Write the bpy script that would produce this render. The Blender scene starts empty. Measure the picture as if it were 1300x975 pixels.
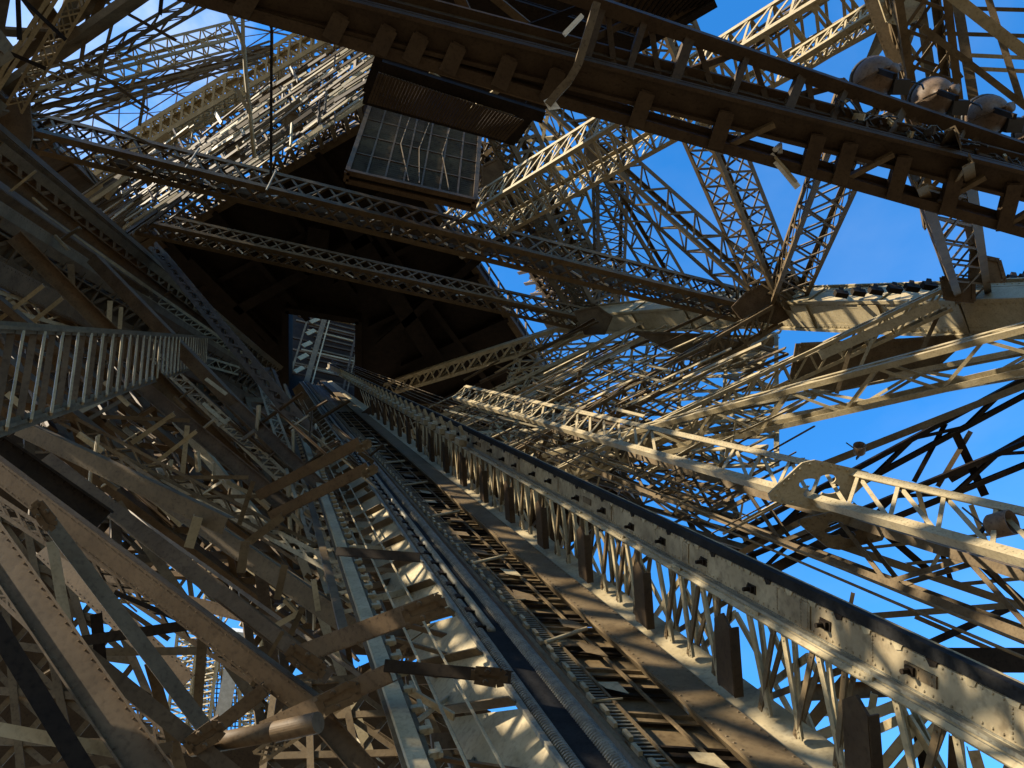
import bpy, math, random
from mathutils import Vector as V, Matrix
random.seed(7)
C = bpy.context.scene.collection
S = bpy.context.scene
# ---------------------------------------------------------------- camera, sky, sun, exposure
F = 1047.0; PIT = math.radians(50); CZ = 60.0
cd = bpy.data.cameras.new('camera'); cam = bpy.data.objects.new('camera', cd); C.objects.link(cam)
cam.location = (0, 0, CZ); cam.rotation_euler = (math.radians(90) + PIT, 0, 0)
cd.lens = 29; cd.sensor_width = 36; cd.clip_start = 0.05; cd.clip_end = 5000
S.camera = cam
SUN_FROM_AZ = -108.0      # compass azimuth the sun stands at, 0 = the way the camera looks, + = right
SUN_EL = 31.0
w = bpy.data.worlds.new('World'); S.world = w; w.use_nodes = True
nt = w.node_tree; nt.nodes.clear()
N = nt.nodes.new; Lk = nt.links.new
out = N('ShaderNodeOutputWorld'); bg = N('ShaderNodeBackground'); sky = N('ShaderNodeTexSky')
sky.sky_type = 'NISHITA'; sky.sun_disc = False
sky.sun_elevation = math.radians(SUN_EL); sky.sun_rotation = math.radians(SUN_FROM_AZ)
sky.air_density = 1.0; sky.dust_density = 0.3; sky.ozone_density = 4.0; sky.altitude = 200
bg.inputs[1].default_value = 0.138
tc = N('ShaderNodeTexCoord'); mp = N('ShaderNodeMapping'); mp.inputs['Scale'].default_value = (1.6, 1.6, 3.5)
no = N('ShaderNodeTexNoise'); no.inputs['Scale'].default_value = 2.2; no.inputs['Detail'].default_value = 9; no.inputs['Roughness'].default_value = 0.55
rp = N('ShaderNodeValToRGB'); rp.color_ramp.elements[0].position = 0.47; rp.color_ramp.elements[1].position = 0.72
# clouds only gather in one part of the sky
dp = N('ShaderNodeVectorMath'); dp.operation = 'DOT_PRODUCT'; dp.inputs[1].default_value = (-0.357, 0.256, 0.898)
mr = N('ShaderNodeMapRange'); mr.inputs[1].default_value = 0.976; mr.inputs[2].default_value = 0.999; mr.inputs[3].default_value = 0.07
mu = N('ShaderNodeMath'); mu.operation = 'MULTIPLY'
mx = N('ShaderNodeMix'); mx.data_type = 'RGBA'; mx.inputs['B'].default_value = (2.5, 2.75, 3.1, 1)
hs = N('ShaderNodeHueSaturation'); hs.inputs['Saturation'].default_value = 1.28
Lk(tc.outputs['Generated'], mp.inputs[0]); Lk(mp.outputs[0], no.inputs['Vector']); Lk(no.outputs['Fac'], rp.inputs[0])
Lk(tc.outputs['Generated'], dp.inputs[0]); Lk(dp.outputs['Value'], mr.inputs[0])
Lk(rp.outputs[0], mu.inputs[0]); Lk(mr.outputs[0], mu.inputs[1]); Lk(mu.outputs[0], mx.inputs['Factor'])
Lk(sky.outputs[0], hs.inputs['Color']); Lk(hs.outputs[0], mx.inputs['A']); Lk(mx.outputs['Result'], bg.inputs[0]); Lk(bg.outputs[0], out.inputs[0])
sd = bpy.data.lights.new('sun', 'SUN'); sd.energy = 5.0; sd.angle = math.radians(0.53); sd.color = (1.0, 0.88, 0.68)
sun = bpy.data.objects.new('sun', sd); C.objects.link(sun)
a = math.radians(SUN_FROM_AZ); e = math.radians(SUN_EL)
sdir = V((math.sin(a) * math.cos(e), math.cos(a) * math.cos(e), math.sin(e)))
sun.rotation_euler = sdir.to_track_quat('Z', 'Y').to_euler(); sun.location = (0, 0, 150)
vs = S.view_settings; vs.view_transform = 'Standard'; vs.look = 'None'; vs.exposure = 1.62; vs.gamma = 1; vs.use_curve_mapping = False
S.render.engine = 'CYCLES'
S.cycles.max_bounces = 5; S.cycles.diffuse_bounces = 2

# ---------------------------------------------------------------- points
CAM = V((0, 0, CZ)); cp, sp = math.cos(PIT), math.sin(PIT)
def ray(x, y):
    X = (x - 650) / F; Y = (487.5 - y) / F
    return V((X, cp - Y * sp, sp + Y * cp))            # depth 1
def P(x, y, d): return CAM + ray(x, y) * d
def H(x, y, h):
    r = ray(x, y); return CAM + r * (h / r.z)
def depth(p):
    q = p - CAM; return q.y * cp + q.z * sp
def pix(p):
    q = p - CAM; d = depth(p); return 650 + q.x / d * F, 487.5 - (-q.y * sp + q.z * cp) / d * F
RIB = {   # corner ribs of the leg: height above the eye -> plan position
 'L': [(2, -7.4, -7.6), (15, -11.3, 3.4), (21.5, -13.4, 9.0), (29, -15.8, 15.4), (35, -17.4, 20.5)],
 'R': [(2, 17.9, 1.0), (15, 10.25, 10.43), (21.5, 7.7, 14.9), (29, 3.6, 20.7), (35, 2.0, 25.0)],
 'O': [(2, 8.0, -15.0), (15, 2.4, -4.0), (21.5, .3, 1.4), (29, -3.4, 8.4), (35, -6.0, 14.2)],
 'I': [(2, 2.5, 6.5), (15, -3.6, 17.5), (21.5, -5.9, 23.0), (29, -8.8, 27.6), (35, -10.4, 31.0)]}
def rib(k, h):
    t = RIB[k]
    for i in range(len(t) - 1):
        if h <= t[i + 1][0] or i == len(t) - 2:
            f = (h - t[i][0]) / (t[i + 1][0] - t[i][0])
            return V((t[i][1] + f * (t[i + 1][1] - t[i][1]), t[i][2] + f * (t[i + 1][2] - t[i][2]), CZ + h))
def plane(k):
    a, b = k[0], k[1]
    p = rib(a, 22); n = (rib(a, 32) - rib(a, 12)).cross(rib(b, 22) - p).normalized()
    ctr = (rib('L', 22) + rib('R', 22)) / 2
    if n.dot(ctr - p) < 0: n = -n
    return p, n                                        # normal looks into the leg
PL = {k: plane(k) for k in ('LI', 'RI', 'LO', 'RO')}
def PF(x, y, k, off=0):
    p, n = PL[k]; r = ray(x, y)
    return CAM + r * ((p + n * off - CAM).dot(n) / r.dot(n))
def pt(s):
    """(x, y, depth) | (x, y, 'h', height) | (x, y, face, offset)"""
    if isinstance(s, V): return s
    if len(s) == 3: return P(*s)
    if s[2] == 'h': return H(s[0], s[1], s[3])
    return PF(s[0], s[1], s[2], s[3])

# ---------------------------------------------------------------- materials
def mat(name, c1, c2, rough=0.55, metal=0.0, scale=3.0, bump=0.08, dirt=0.5, spec=0.4):
    m = bpy.data.materials.new(name); m.use_nodes = True
    t = m.node_tree; b = t.nodes['Principled BSDF']
    g = t.nodes.new('ShaderNodeNewGeometry')
    n1 = t.nodes.new('ShaderNodeTexNoise'); n1.inputs['Scale'].default_value = scale; n1.inputs['Detail'].default_value = 8; n1.inputs['Roughness'].default_value = .65
    n2 = t.nodes.new('ShaderNodeTexNoise'); n2.inputs['Scale'].default_value = scale * 9; n2.inputs['Detail'].default_value = 4
    r = t.nodes.new('ShaderNodeValToRGB'); r.color_ramp.elements[0].position = .35; r.color_ramp.elements[1].position = .65
    r.color_ramp.elements[0].color = (*c1, 1); r.color_ramp.elements[1].color = (*c2, 1)
    t.links.new(g.outputs['Position'], n1.inputs['Vector']); t.links.new(g.outputs['Position'], n2.inputs['Vector'])
    t.links.new(n1.outputs['Fac'], r.inputs[0])
    r2 = t.nodes.new('ShaderNodeValToRGB'); r2.color_ramp.elements[0].position = .28; r2.color_ramp.elements[1].position = .5
    r2.color_ramp.elements[0].color = (1 - dirt, 1 - dirt * 1.05, 1 - dirt * 1.1, 1); r2.color_ramp.elements[1].color = (1, 1, 1, 1)
    mm = t.nodes.new('ShaderNodeMix'); mm.data_type = 'RGBA'; mm.blend_type = 'MULTIPLY'; mm.inputs['Factor'].default_value = 1
    t.links.new(n2.outputs['Fac'], r2.inputs[0]); t.links.new(r.outputs[0], mm.inputs['A']); t.links.new(r2.outputs[0], mm.inputs['B'])
    t.links.new(mm.outputs['Result'], b.inputs['Base Color'])
    bp = t.nodes.new('ShaderNodeBump'); bp.inputs['Strength'].default_value = bump; bp.inputs['Distance'].default_value = .01
    t.links.new(n2.outputs['Fac'], bp.inputs['Height']); t.links.new(bp.outputs[0], b.inputs['Normal'])
    b.inputs['Roughness'].default_value = rough; b.inputs['Metallic'].default_value = metal
    b.inputs['Specular IOR Level'].default_value = spec
    return m
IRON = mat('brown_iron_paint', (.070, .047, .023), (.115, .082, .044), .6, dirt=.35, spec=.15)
PALE = mat('sunlit_pale_paint', (.205, .162, .09), (.285, .232, .14), .6, dirt=.3, spec=.2)  # lighter copy of the tower paint, sunlight put into the colour
WARM = mat('warm_brown_paint', (.062, .040, .021), (.100, .067, .037), .6, dirt=.35, spec=.12)
GPALE = mat('grimy_pale_paint', (.11, .080, .044), (.285, .232, .14), .6, dirt=.45, spec=.2, scale=1.6)
SHADE = mat('shaded_brown_paint', (.034, .021, .011), (.052, .034, .018), .6, dirt=.4, spec=.12)  # darker copy of the brown, walkway shadow put into the colour
DARK = mat('shaded_dark_paint', (.009, .006, .0035), (.018, .012, .007), .7, dirt=.6, spec=.1)  # near-black copy of the tower paint, deep shade put into the colour
STEEL = mat('worn_rail_steel', (.10, .088, .06), (.19, .17, .12), .5, .1, 6, spec=.4)
ROPE = mat('greased_wire_rope', (.075, .068, .052), (.16, .145, .11), .5, .15, 12)
BELT = mat('black_rubber_duct', (.008, .008, .008), (.017, .016, .015), .75, 0, 5, spec=.06)
CASE = mat('projector_casing_paint', (.085, .056, .036), (.13, .088, .056), .6, spec=.2)
BLACK = mat('black_cable_rubber', (.01, .01, .011), (.02, .02, .02), .5)
WHITE = mat('off_white_paint', (.42, .4, .34), (.55, .53, .46), .5, dirt=.2)
GLASS = mat('reflection_brown_glass', (.022, .014, .007), (.055, .037, .018), .95, 0, .9, .05, spec=.05)  # brown reflections of the ironwork put into the base colour
GRATE = mat('galvanised_grating', (.30, .31, .30), (.4, .41, .4), .5, .4)
GROUND = mat('gravel_ground', (.09, .068, .04), (.13, .10, .06), .9, 0, .05)

# ---------------------------------------------------------------- mesh builder
class MB:
    def __init__(s): s.v = []; s.f = []
    def bar(s, a, b, w, t, ref):
        """rectangular bar: width w along ref x axis, thickness t along ref"""
        ax = (b - a)
        if ax.length < 1e-5: return s
        ax.normalize(); x = ax.cross(ref)
        if x.length < 1e-4: x = ax.cross(V((.3, .5, .81)))
        x.normalize(); y = x.cross(ax).normalized()
        n = len(s.v)
        for p in (a, b):
            for i, j in ((-1, -1), (1, -1), (1, 1), (-1, 1)): s.v.append(p + x * (i * w / 2) + y * (j * t / 2))
        s.f += [(n, n+1, n+2, n+3), (n+7, n+6, n+5, n+4), (n, n+4, n+5, n+1), (n+1, n+5, n+6, n+2), (n+2, n+6, n+7, n+3), (n+3, n+7, n+4, n)]
        return s
    def angle(s, a, b, w, t, x, y):
        """L section: outer corner line a-b, legs run towards x and y"""
        s.bar(a + x * w / 2 + y * t / 2, b + x * w / 2 + y * t / 2, w, t, y)
        s.bar(a + y * (t + w) / 2 + x * t / 2, b + y * (t + w) / 2 + x * t / 2, w - t, t, x)
        return s
    def tube(s, pts, r, n=8, cap=True):
        if not isinstance(pts, list): pts = list(pts)
        base = len(s.v); ref = None
        for i, p in enumerate(pts):
            d = (pts[min(i+1, len(pts)-1)] - pts[max(i-1, 0)]).normalized()
            if ref is None: ref = d.orthogonal().normalized()
            x = (ref - d * ref.dot(d)).normalized(); ref = x; y = d.cross(x)
            rr = r[i] if isinstance(r, (list, tuple)) else r
            for k in range(n):
                t = 2 * math.pi * k / n; s.v.append(p + (x * math.cos(t) + y * math.sin(t)) * rr)
        for i in range(len(pts) - 1):
            for k in range(n):
                q = base + i * n; s.f.append((q + k, q + (k+1) % n, q + n + (k+1) % n, q + n + k))
        if cap:
            s.f.append(tuple(base + k for k in range(n))[::-1]); s.f.append(tuple(base + (len(pts)-1)*n + k for k in range(n)))
        return s
    def plate(s, poly, nrm, t):
        n = len(s.v); m = len(poly)
        for q in (-.5, .5):
            for p in poly: s.v.append(p + nrm * (t * q))
        s.f.append(tuple(range(n, n+m))[::-1]); s.f.append(tuple(range(n+m, n+2*m)))
        for i in range(m):
            j = (i+1) % m; s.f.append((n+i, n+j, n+m+j, n+m+i))
        return s
    def rivet(s, p, nrm, r):
        x = nrm.orthogonal().normalized(); y = nrm.cross(x); n = len(s.v)
        for k in range(6):
            t = k * math.pi / 3; s.v.append(p + (x * math.cos(t) + y * math.sin(t)) * r)
        for k in range(6):
            t = k * math.pi / 3; s.v.append(p + (x * math.cos(t) + y * math.sin(t)) * r * .6 + nrm * r * .55)
        for k in range(6): s.f.append((n+k, n+(k+1) % 6, n+6+(k+1) % 6, n+6+k))
        s.f.append(tuple(n+6+k for k in range(6)))
        return s
    def build(s, name, m, parent=None, smooth=False):
        me = bpy.data.meshes.new(name); me.from_pydata([tuple(p) for p in s.v], [], s.f); me.update()
        me.materials.append(m)
        if smooth:
            for p in me.polygons: p.use_smooth = True
        o = bpy.data.objects.new(name, me); C.objects.link(o)
        if parent:
            o.parent = parent
            if parent.type == 'EMPTY': o.matrix_parent_inverse = Matrix.Translation(-parent.location)
        return o
LABELS = {}
def tag(o, label, cat, group=None, kind=None):
    o['label'] = label; o['category'] = cat
    if group: o['group'] = group
    if kind: o['kind'] = kind
    return o
def thing(name, label, cat, loc, group=None):
    o = bpy.data.objects.new(name, None); C.objects.link(o); o.location = loc; o.empty_display_size = .3
    return tag(o, label, cat, group)

# ---------------------------------------------------------------- lattice girder
def lattice(mb, a0, a1, b0, b1, bays, style, lw, nrm, lt=None):
    lt = lt or lw * .25
    for i in range(bays):
        f, g = i / bays, (i + 1) / bays
        p, q, r, s_ = a0.lerp(a1, f), a0.lerp(a1, g), b0.lerp(b1, f), b0.lerp(b1, g)
        o = nrm * lt * .6
        if style in 'XP': mb.bar(p + o, s_ + o, lw, lt, nrm); mb.bar(r - o, q - o, lw, lt, nrm)
        if style == 'Z':
            if i % 2: mb.bar(p, s_, lw, lt, nrm)
            else: mb.bar(r, q, lw, lt, nrm)
        if style == 'N': mb.bar(p, s_, lw, lt, nrm)
        if style in 'NLP' and i: mb.bar(p - o * 2.2, r - o * 2.2, lw, lt, nrm)
def girder(label, a, b, w, h, bays, style='X', ch=5, lc=2.6, ref=None, roll=0, m=None, name='lattice_girder', cat='girder', group=None,
           faces='wwhh', gus=0, wr=None, plates=0):
    """box lattice girder between a and b; w, h, ch, lc are pixels at the girder's middle"""
    a, b = pt(a), pt(b); m = m or IRON
    mid = (a + b) / 2; k = max(depth(mid), 3) / F
    w *= k; h *= k; ch *= k; lc *= k
    ax = (b - a).normalized()
    if ref is None: ref = (mid - CAM).normalized()
    elif isinstance(ref, str): ref = PL[ref][1] if ref in PL else V((0, 0, 1))
    s = ax.cross(ref).normalized(); u = s.cross(ax).normalized()
    if roll:
        R = Matrix.Rotation(math.radians(roll), 3, ax); s = R @ s; u = R @ u
    t = thing(name, label, cat, a, group)
    c = {}
    for i in (-1, 1):
        for j in (-1, 1):
            o = s * (i * w / 2) + u * (j * h / 2); c[i, j] = (a + o, b + o)
            mb = MB().angle(a + o, b + o, ch, ch * .14, s * -i, u * -j)
            if plates:                                  # rivet rows on nearer chords
                L = (b - a).length; n = min(int(L / (ch * 1.1)), 160)
                for q in range(n):
                    p = a.lerp(b, (q + .5) / n)
                    mb.rivet(p + o + s * (-i * ch * .5) + u * (j * .0), u * j, ch * .1)
                    mb.rivet(p + o + u * (-j * ch * .5), s * i, ch * .1)
            mb.build('chord', m, t)
    e = ch * .5; il = ch * .16
    for j in (-1, 1):
        fw = MB(); o = u * (-j * il); lattice(fw, c[-1, j][0] + o + s * e, c[-1, j][1] + o + s * e, c[1, j][0] + o - s * e, c[1, j][1] + o - s * e, bays, style, lc, u); fw.build('lacing', m, t)
    for i in (-1, 1):
        fh = MB(); o = s * (-i * il); st = 'X' if style == 'X' else style
        lattice(fh, c[i, -1][0] + o + u * e, c[i, -1][1] + o + u * e, c[i, 1][0] + o - u * e, c[i, 1][1] + o - u * e, bays, st, lc, s); fh.build('side_lacing', m, t)
    if gus:
        for n_, (p, d) in enumerate(((a, ax), (b, -ax))):
            if gus == 1 and n_: continue
            for j in (-1, 1):
                g = MB(); q = p + u * (j * (h / 2 + ch * .12))
                L = w * 1.0
                g.plate([q - s * w * .5, q - s * w * .5 + d * L * .8, q - s * w * .2 + d * L * 1.3, q + s * w * .2 + d * L * 1.3, q + s * w * .5 + d * L * .8, q + s * w * .5], u, ch * .14)
                for x in range(5): g.rivet(q + s * w * (-.4 + .2 * x) + d * L * .25 + u * j * ch * .07, u * j, ch * .1)
                g.build('gusset_plate', m, t)
    return t
def beam(label, a, b, w, t=None, m=None, ref=None, roll=0, kind='I', name='steel_beam', cat='beam', group=None, riv=1, flange=None):
    """riveted solid beam: kind I, L, U or B(ox). w = pixels across"""
    a, b = pt(a), pt(b); m = m or IRON; mid = (a + b) / 2; k = max(min(depth(a), depth(b)), 3) * .5 / F + max(depth(mid), 3) * .5 / F
    w *= k; t = (t * k) if t else w * .6
    ax = (b - a).normalized()
    if ref is None: ref = (mid - CAM).normalized()
    elif isinstance(ref, str): ref = PL[ref][1] if ref in PL else V((0, 0, 1))
    s = ax.cross(ref).normalized(); u = s.cross(ax).normalized()
    if roll:
        R = Matrix.Rotation(math.radians(roll), 3, ax); s = R @ s; u = R @ u
    th = max(w * .06, .008)
    root = thing(name, label, cat, a, group)
    f = flange or t * .5
    web, fl = MB(), MB()
    if kind == 'I':      # web faces the eye, flanges run away from and towards it
        web.bar(a, b, w - 2 * th, th, u)
        for i in (-1, 1): fl.bar(a + s * i * (w / 2 - th / 2), b + s * i * (w / 2 - th / 2), t, th, s)
    elif kind == 'U':
        web.bar(a - u * t * .5, b - u * t * .5, w - 2 * th, th, u)
        for i in (-1, 1): fl.bar(a + s * i * (w / 2 - th / 2), b + s * i * (w / 2 - th / 2), t, th, s)
    elif kind == 'L':
        web.bar(a - u * t * .5, b - u * t * .5, w, th, u)
        fl.bar(a + s * (w / 2 - th / 2) + u * th, b + s * (w / 2 - th / 2) + u * th, t - th, th, s)
    else:
        for j in (-1, 1): web.bar(a + u * j * t / 2, b + u * j * t / 2, w, th, u)
        for i in (-1, 1): fl.bar(a + s * i * (w / 2 - th), b + s * i * (w / 2 - th), t - th * 1.2, th, s)
    L = (b - a).length
    if riv:
        rr = min(w * .035, .018); n = min(int(L / max(w * .3, .08)), 260)
        y0 = {'I': th / 2, 'U': t * .5 + th / 2, 'L': t * .5 + th / 2, 'B': t / 2 + th / 2}[kind]
        for q in range(n):
            p = a.lerp(b, (q + .5) / n) - u * y0
            for i in (-1, 1): web.rivet(p + s * i * w * .38, -u, rr)
    web.build('web', m, root); fl.build('flange', m, root)
    return root
def panel(label, A, B, Cc, D, nx, ny, rail, br, m=None, nrm=None, name='bracing_panel', cat='bracing', group=None, style='X', deep=0):
    """flat lattice wall between A-B (one side) and D-C (other side); sizes in metres"""
    A, B, Cc, D = map(pt, (A, B, Cc, D)); m = m or IRON
    n = nrm or (B - A).cross(D - A).normalized()
    if isinstance(n, str): n = PL[n][1]
    q = lambda x, y: A.lerp(B, x).lerp(D.lerp(Cc, x), y)
    t = thing(name, label, cat, A, group)
    for i in range(ny + 1):
        mb = MB()
        for z in ((0, deep) if deep else (0,)):
            mb.bar(q(0, i / ny) + n * z, q(1, i / ny) + n * z, rail, rail * .35, n)
        if deep: lattice(mb, q(0, i / ny), q(1, i / ny), q(0, i / ny) + n * deep, q(1, i / ny) + n * deep, nx * 3, 'Z', br * .6, (q(0, 1) - q(0, 0)).normalized())
        mb.build('rail', m, t)
    for j in range(nx + 1):
        MB().bar(q(j / nx, 0) - n * rail * .3, q(j / nx, 1) - n * rail * .3, rail, rail * .22, n).build('upright', m, t)
    for i in range(ny):
        mb = MB()
        for j in range(nx):
            p00, p10, p01, p11 = q(j/nx, i/ny), q((j+1)/nx, i/ny), q(j/nx, (i+1)/ny), q((j+1)/nx, (i+1)/ny)
            mb.bar(p00 + n * br * .5, p11 + n * br * .5, br, br * .25, n)
            if style == 'X': mb.bar(p10 + n * br * .9, p01 + n * br * .9, br, br * .25, n)
        mb.build('brace', m, t)
    return t

# ================================================================ SETTING
gp = MB(); gp.v = [V((x, y, 0)) for x, y in ((-3000, -3000), (3000, -3000), (3000, 3000), (-3000, 3000))]; gp.f = [(0, 1, 2, 3)]
g = gp.build('ground', GROUND); g['kind'] = 'structure'

# ---------------------------------------------------------------- corner ribs (solid box, riveted)
def corner_rib(key, label, hs, size, m, extra=True):
    t = thing('corner_rib', label, 'rib', rib(key, hs[0]), 'corner ribs of the tower leg')
    ctr = lambda h: (rib('L', h) + rib('R', h)) / 2
    for a_, b_ in zip(hs[:-1], hs[1:]):
        a, b = rib(key, a_), rib(key, b_); ax = (b - a).normalized()
        out_ = (a - ctr(a_)).normalized(); s = ax.cross(out_).normalized(); u = s.cross(ax)
        # faces follow the leg faces: turn by 45 degrees
        R = Matrix.Rotation(math.radians(45), 3, ax); s = R @ s; u = R @ u
        mb = MB(); z = size; th = .03
        for i in (-1, 1):
            mb.bar(a + s * i * z / 2, b + s * i * z / 2, z * .66, th, s); mb.bar(a + u * i * z / 2, b + u * i * z / 2, z * .66, th, u)
        for i in (-1, 1):
            for j in (-1, 1):
                c = s * i * z * .5 + u * j * z * .5
                mb.angle(a + c * 1.06, b + c * 1.06, z * .22, th, s * -i, u * -j)
                mb.bar(a + c * 1.13, b + c * 1.13, z * .12, th * 1.5, s)
        L = (b - a).length; n = int(L / .16)
        for q in range(n):
            p = a.lerp(b, (q + .5) / n)
            for i in (-1, 1):
                for j in (-.42, .42):
                    mb.rivet(p + s * i * (z / 2 * 1.06 + .005) + u * j * z, s * i, .022); mb.rivet(p + u * i * (z / 2 * 1.06 + .005) + s * j * z, u * i, .022)
        mb.build('box_section', m, t)
        # splice collars with bolts
        for q in (.33, .66):
            p = a.lerp(b, q); mc = MB()
            for i in (-1, 1):
                mc.bar(p + s * i * z * .58 - ax * .35, p + s * i * z * .58 + ax * .35, z * .9, th, s); mc.bar(p + u * i * z * .58 - ax * .35, p + u * i * z * .58 + ax * .35, z * .9, th, u)
            mc.build('splice_plate', m, t)
    return t
corner_rib('R', 'heavy riveted box rib running to the right edge below the lattice posts', [9, 15, 21.5, 29, 35], .78, PALE)
corner_rib('L', 'heavy brown box rib climbing from the left edge to the dark platform', [11, 15, 21.5, 29, 35], .85, WARM)
corner_rib('O', 'box rib above the glazed cabin reaching the far corner of the dark platform', [9, 15, 21.5, 29, 35], .8, IRON)
corner_rib('I', 'box rib behind the lift track below the dark platform', [2, 15, 21.5, 29, 35], .8, IRON)

# ================================================================ DARK PLATFORM OVER THE LEG
def make_platform():
    t = thing('tower_platform', 'huge dark square platform closing the top of the leg with a lift opening in it', 'platform', H(410, 300, 35))
    o_, l_, r_ = H(475, 150, 35), H(195, 310, 35), H(700, 405, 35)
    e1 = (l_ - o_).normalized(); e2 = V((-e1.y, e1.x, 0));
    if e2.dot(r_ - o_) < 0: e2 = -e2
    Wd = 30.0
    outer = [o_, o_ + e1 * Wd, o_ + e1 * Wd + e2 * Wd, o_ + e2 * Wd]
    hole = [H(458, 398, 35), H(366, 384, 35), H(366, 492, 35), H(456, 512, 35)]
    up = V((0, 0, 1)); d = MB()
    cyc = lambda L, k: L[k % 4]
    # match ring corners in order
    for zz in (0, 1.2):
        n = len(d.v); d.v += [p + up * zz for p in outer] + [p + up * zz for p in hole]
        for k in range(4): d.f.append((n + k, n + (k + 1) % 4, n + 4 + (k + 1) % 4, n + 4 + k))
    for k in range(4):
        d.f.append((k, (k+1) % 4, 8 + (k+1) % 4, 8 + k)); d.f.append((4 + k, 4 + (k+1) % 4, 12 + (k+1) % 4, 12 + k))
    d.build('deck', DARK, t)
    for (p, q) in ((outer[0], outer[1]), (outer[0], outer[3])):
        ax = (q - p).normalized(); nn = up.cross(ax)
        eb = MB(); eb.bar(p - up * .15, q - up * .15, .35, .3, up); eb.bar(p + up * .9, q + up * .9, .1, .16, up); eb.bar(p + up * 1.9, q + up * 1.9, .08, .1, up)
        for k in range(31): 
            pp = p.lerp(q, k / 30); eb.bar(pp, pp + up * 1.9, .08, .08, nn)
        eb.build('edge_beam', IRON, t)
    # primary beams under the deck, then joists
    for k in range(1, 10):
        b = MB(); p, q = outer[0].lerp(outer[1], k / 10), outer[3].lerp(outer[2], k / 10)
        if k in (2, 3, 4, 5, 6): q = p.lerp(q, .235)
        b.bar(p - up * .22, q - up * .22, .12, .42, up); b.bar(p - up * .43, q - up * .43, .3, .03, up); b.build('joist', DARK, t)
    for k in range(1, 10):
        b = MB(); p, q = outer[0].lerp(outer[3], k / 10), outer[1].lerp(outer[2], k / 10)
        if k in (2, 3, 4, 5, 6, 7): q = p.lerp(q, .22)
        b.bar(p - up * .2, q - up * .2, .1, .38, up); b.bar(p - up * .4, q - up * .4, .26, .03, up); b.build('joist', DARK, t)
    for x0, y0, x1, y1, wd in ((430, 262, 560, 470, .9), (300, 395, 470, 300, .5), (480, 440, 640, 300, .4), (405, 290, 400, 350, 1.0), (240, 330, 350, 440, .4)):
        b = MB(); p, q = H(x0, y0, 34.3), H(x1, y1, 34.3)
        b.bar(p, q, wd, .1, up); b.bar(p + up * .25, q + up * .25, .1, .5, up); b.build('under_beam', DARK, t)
    # collar round the opening
    c = MB()
    for k in range(4):
        p, q = hole[k], hole[(k + 1) % 4]; c.bar(p - up * .3, q - up * .3, .12, .8, up); c.bar(p - up * .72, q - up * .72, .35, .05, up)
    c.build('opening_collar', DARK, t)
    # lift shaft standing above the opening
    s = thing('lift_shaft', 'sunlit lift shaft lining seen through the opening in the dark platform', 'shaft', hole[3])
    far0, far1 = hole[2], hole[3]
    ax = (far1 - far0).normalized(); back = ax.cross(up);
    if back.y < 0: back = -back
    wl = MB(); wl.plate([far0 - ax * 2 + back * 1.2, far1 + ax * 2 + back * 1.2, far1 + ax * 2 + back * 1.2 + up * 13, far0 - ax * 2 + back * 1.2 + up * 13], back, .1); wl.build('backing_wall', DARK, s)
    for k in range(26):
        b = MB(); z = 1.2 + k * .42 + random.uniform(-.1, .1); x0 = random.choice((-.8, 0, .5)); off = random.uniform(0, .9)
        b.bar(far0 + ax * x0 + up * z + back * off, far1 + ax * (x0 * .5) + up * (z + random.uniform(-.15, .15)) + back * off, .14, .09, back); b.build('cross_tie', (IRON, SHADE, WARM, PALE)[k % 4], s)
    for q, wd, m_ in ((-.02, .1, IRON), (.22, .3, IRON), (.30, .07, PALE), (.74, .12, SHADE), (.80, .08, IRON), (.99, .14, IRON)):
        p = far0.lerp(far1, q) - back * .15; MB().bar(p + up * .2, p + up * 12 - ax * .1, wd, .12, back).build('guide_rail', m_, s)
    for k in range(9):
        p = far0.lerp(far1, .02) + up * (1.3 + k * 1.2); MB().bar(p - back * .1, p - back * .1 + up * .55 + ax * .4, .3, .04, back).build('landing_panel', PALE, s)
    return t
make_platform()

# ================================================================ LEG FACES: girders set out between the corner ribs
GF = 'lattice girders of the leg faces'
def node(k, h): return rib(k, h)
g_ = lambda lab, a, b, w, h, n, st='X', **kw: girder(lab, a, b, w, h, n, st, **kw)
# --- upper right face (R-O), against the blue sky
g_('dark lattice girder falling from the second beam node to the big node at the right', (690, 128, 'RO', 0), (970, 378, 'RO', 0), 40, 34, 17, 'Z', ch=5, lc=2.6, ref='RO', group=GF)
g_('lattice girder dropping from the walkway to the big right node, left of the leaning one', (838, 20, 'RO', 0), (985, 372, 'RO', 0), 52, 46, 15, 'X', ch=6, lc=3, ref='RO', group=GF)
g_('lattice girder leaning right from the big node up to the floodlit walkway', (998, 375, 'RO', 0), (1100, 120, 'RO', 1.0), 50, 40, 10, 'X', ch=6, lc=3.4, ref='v' if 0 else None, roll=20, group=GF)
g_('slim upright lattice mast against the sky behind the dark walkway', (773, 398, 'RO', -1.2), (776, 70, 'RO', -1.2), 40, 30, 22, 'X', ch=4.2, lc=2, roll=12, group=GF)
g_('steep lattice girder between the slim mast and the big right node', (752, 195, 'RO', -.6), (880, 408, 'RO', -.6), 36, 30, 12, 'Z', ch=4, lc=2.2, ref='RO', group=GF)
g_('lattice girder rising steeply behind the lift cabin side at the sky edge', (640, 150, 'RO', -.5), (765, 398, 'RO', -.5), 46, 40, 20, 'X', ch=6, lc=3.4, ref='RO', group=GF)
g_('second lattice girder beside the sky edge, packed with short braces', (600, 190, 'RO', -1.0), (735, 400, 'RO', -1.0), 44, 36, 18, 'X', ch=6, lc=3.4, ref='RO', group=GF)
g_('lattice post rising from the light box rib near the right edge', (1232, 372, 'RO', 0), (1188, 200, 10.5), 50, 40, 6, 'X', ch=10, lc=4, roll=10, group=GF)
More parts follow.
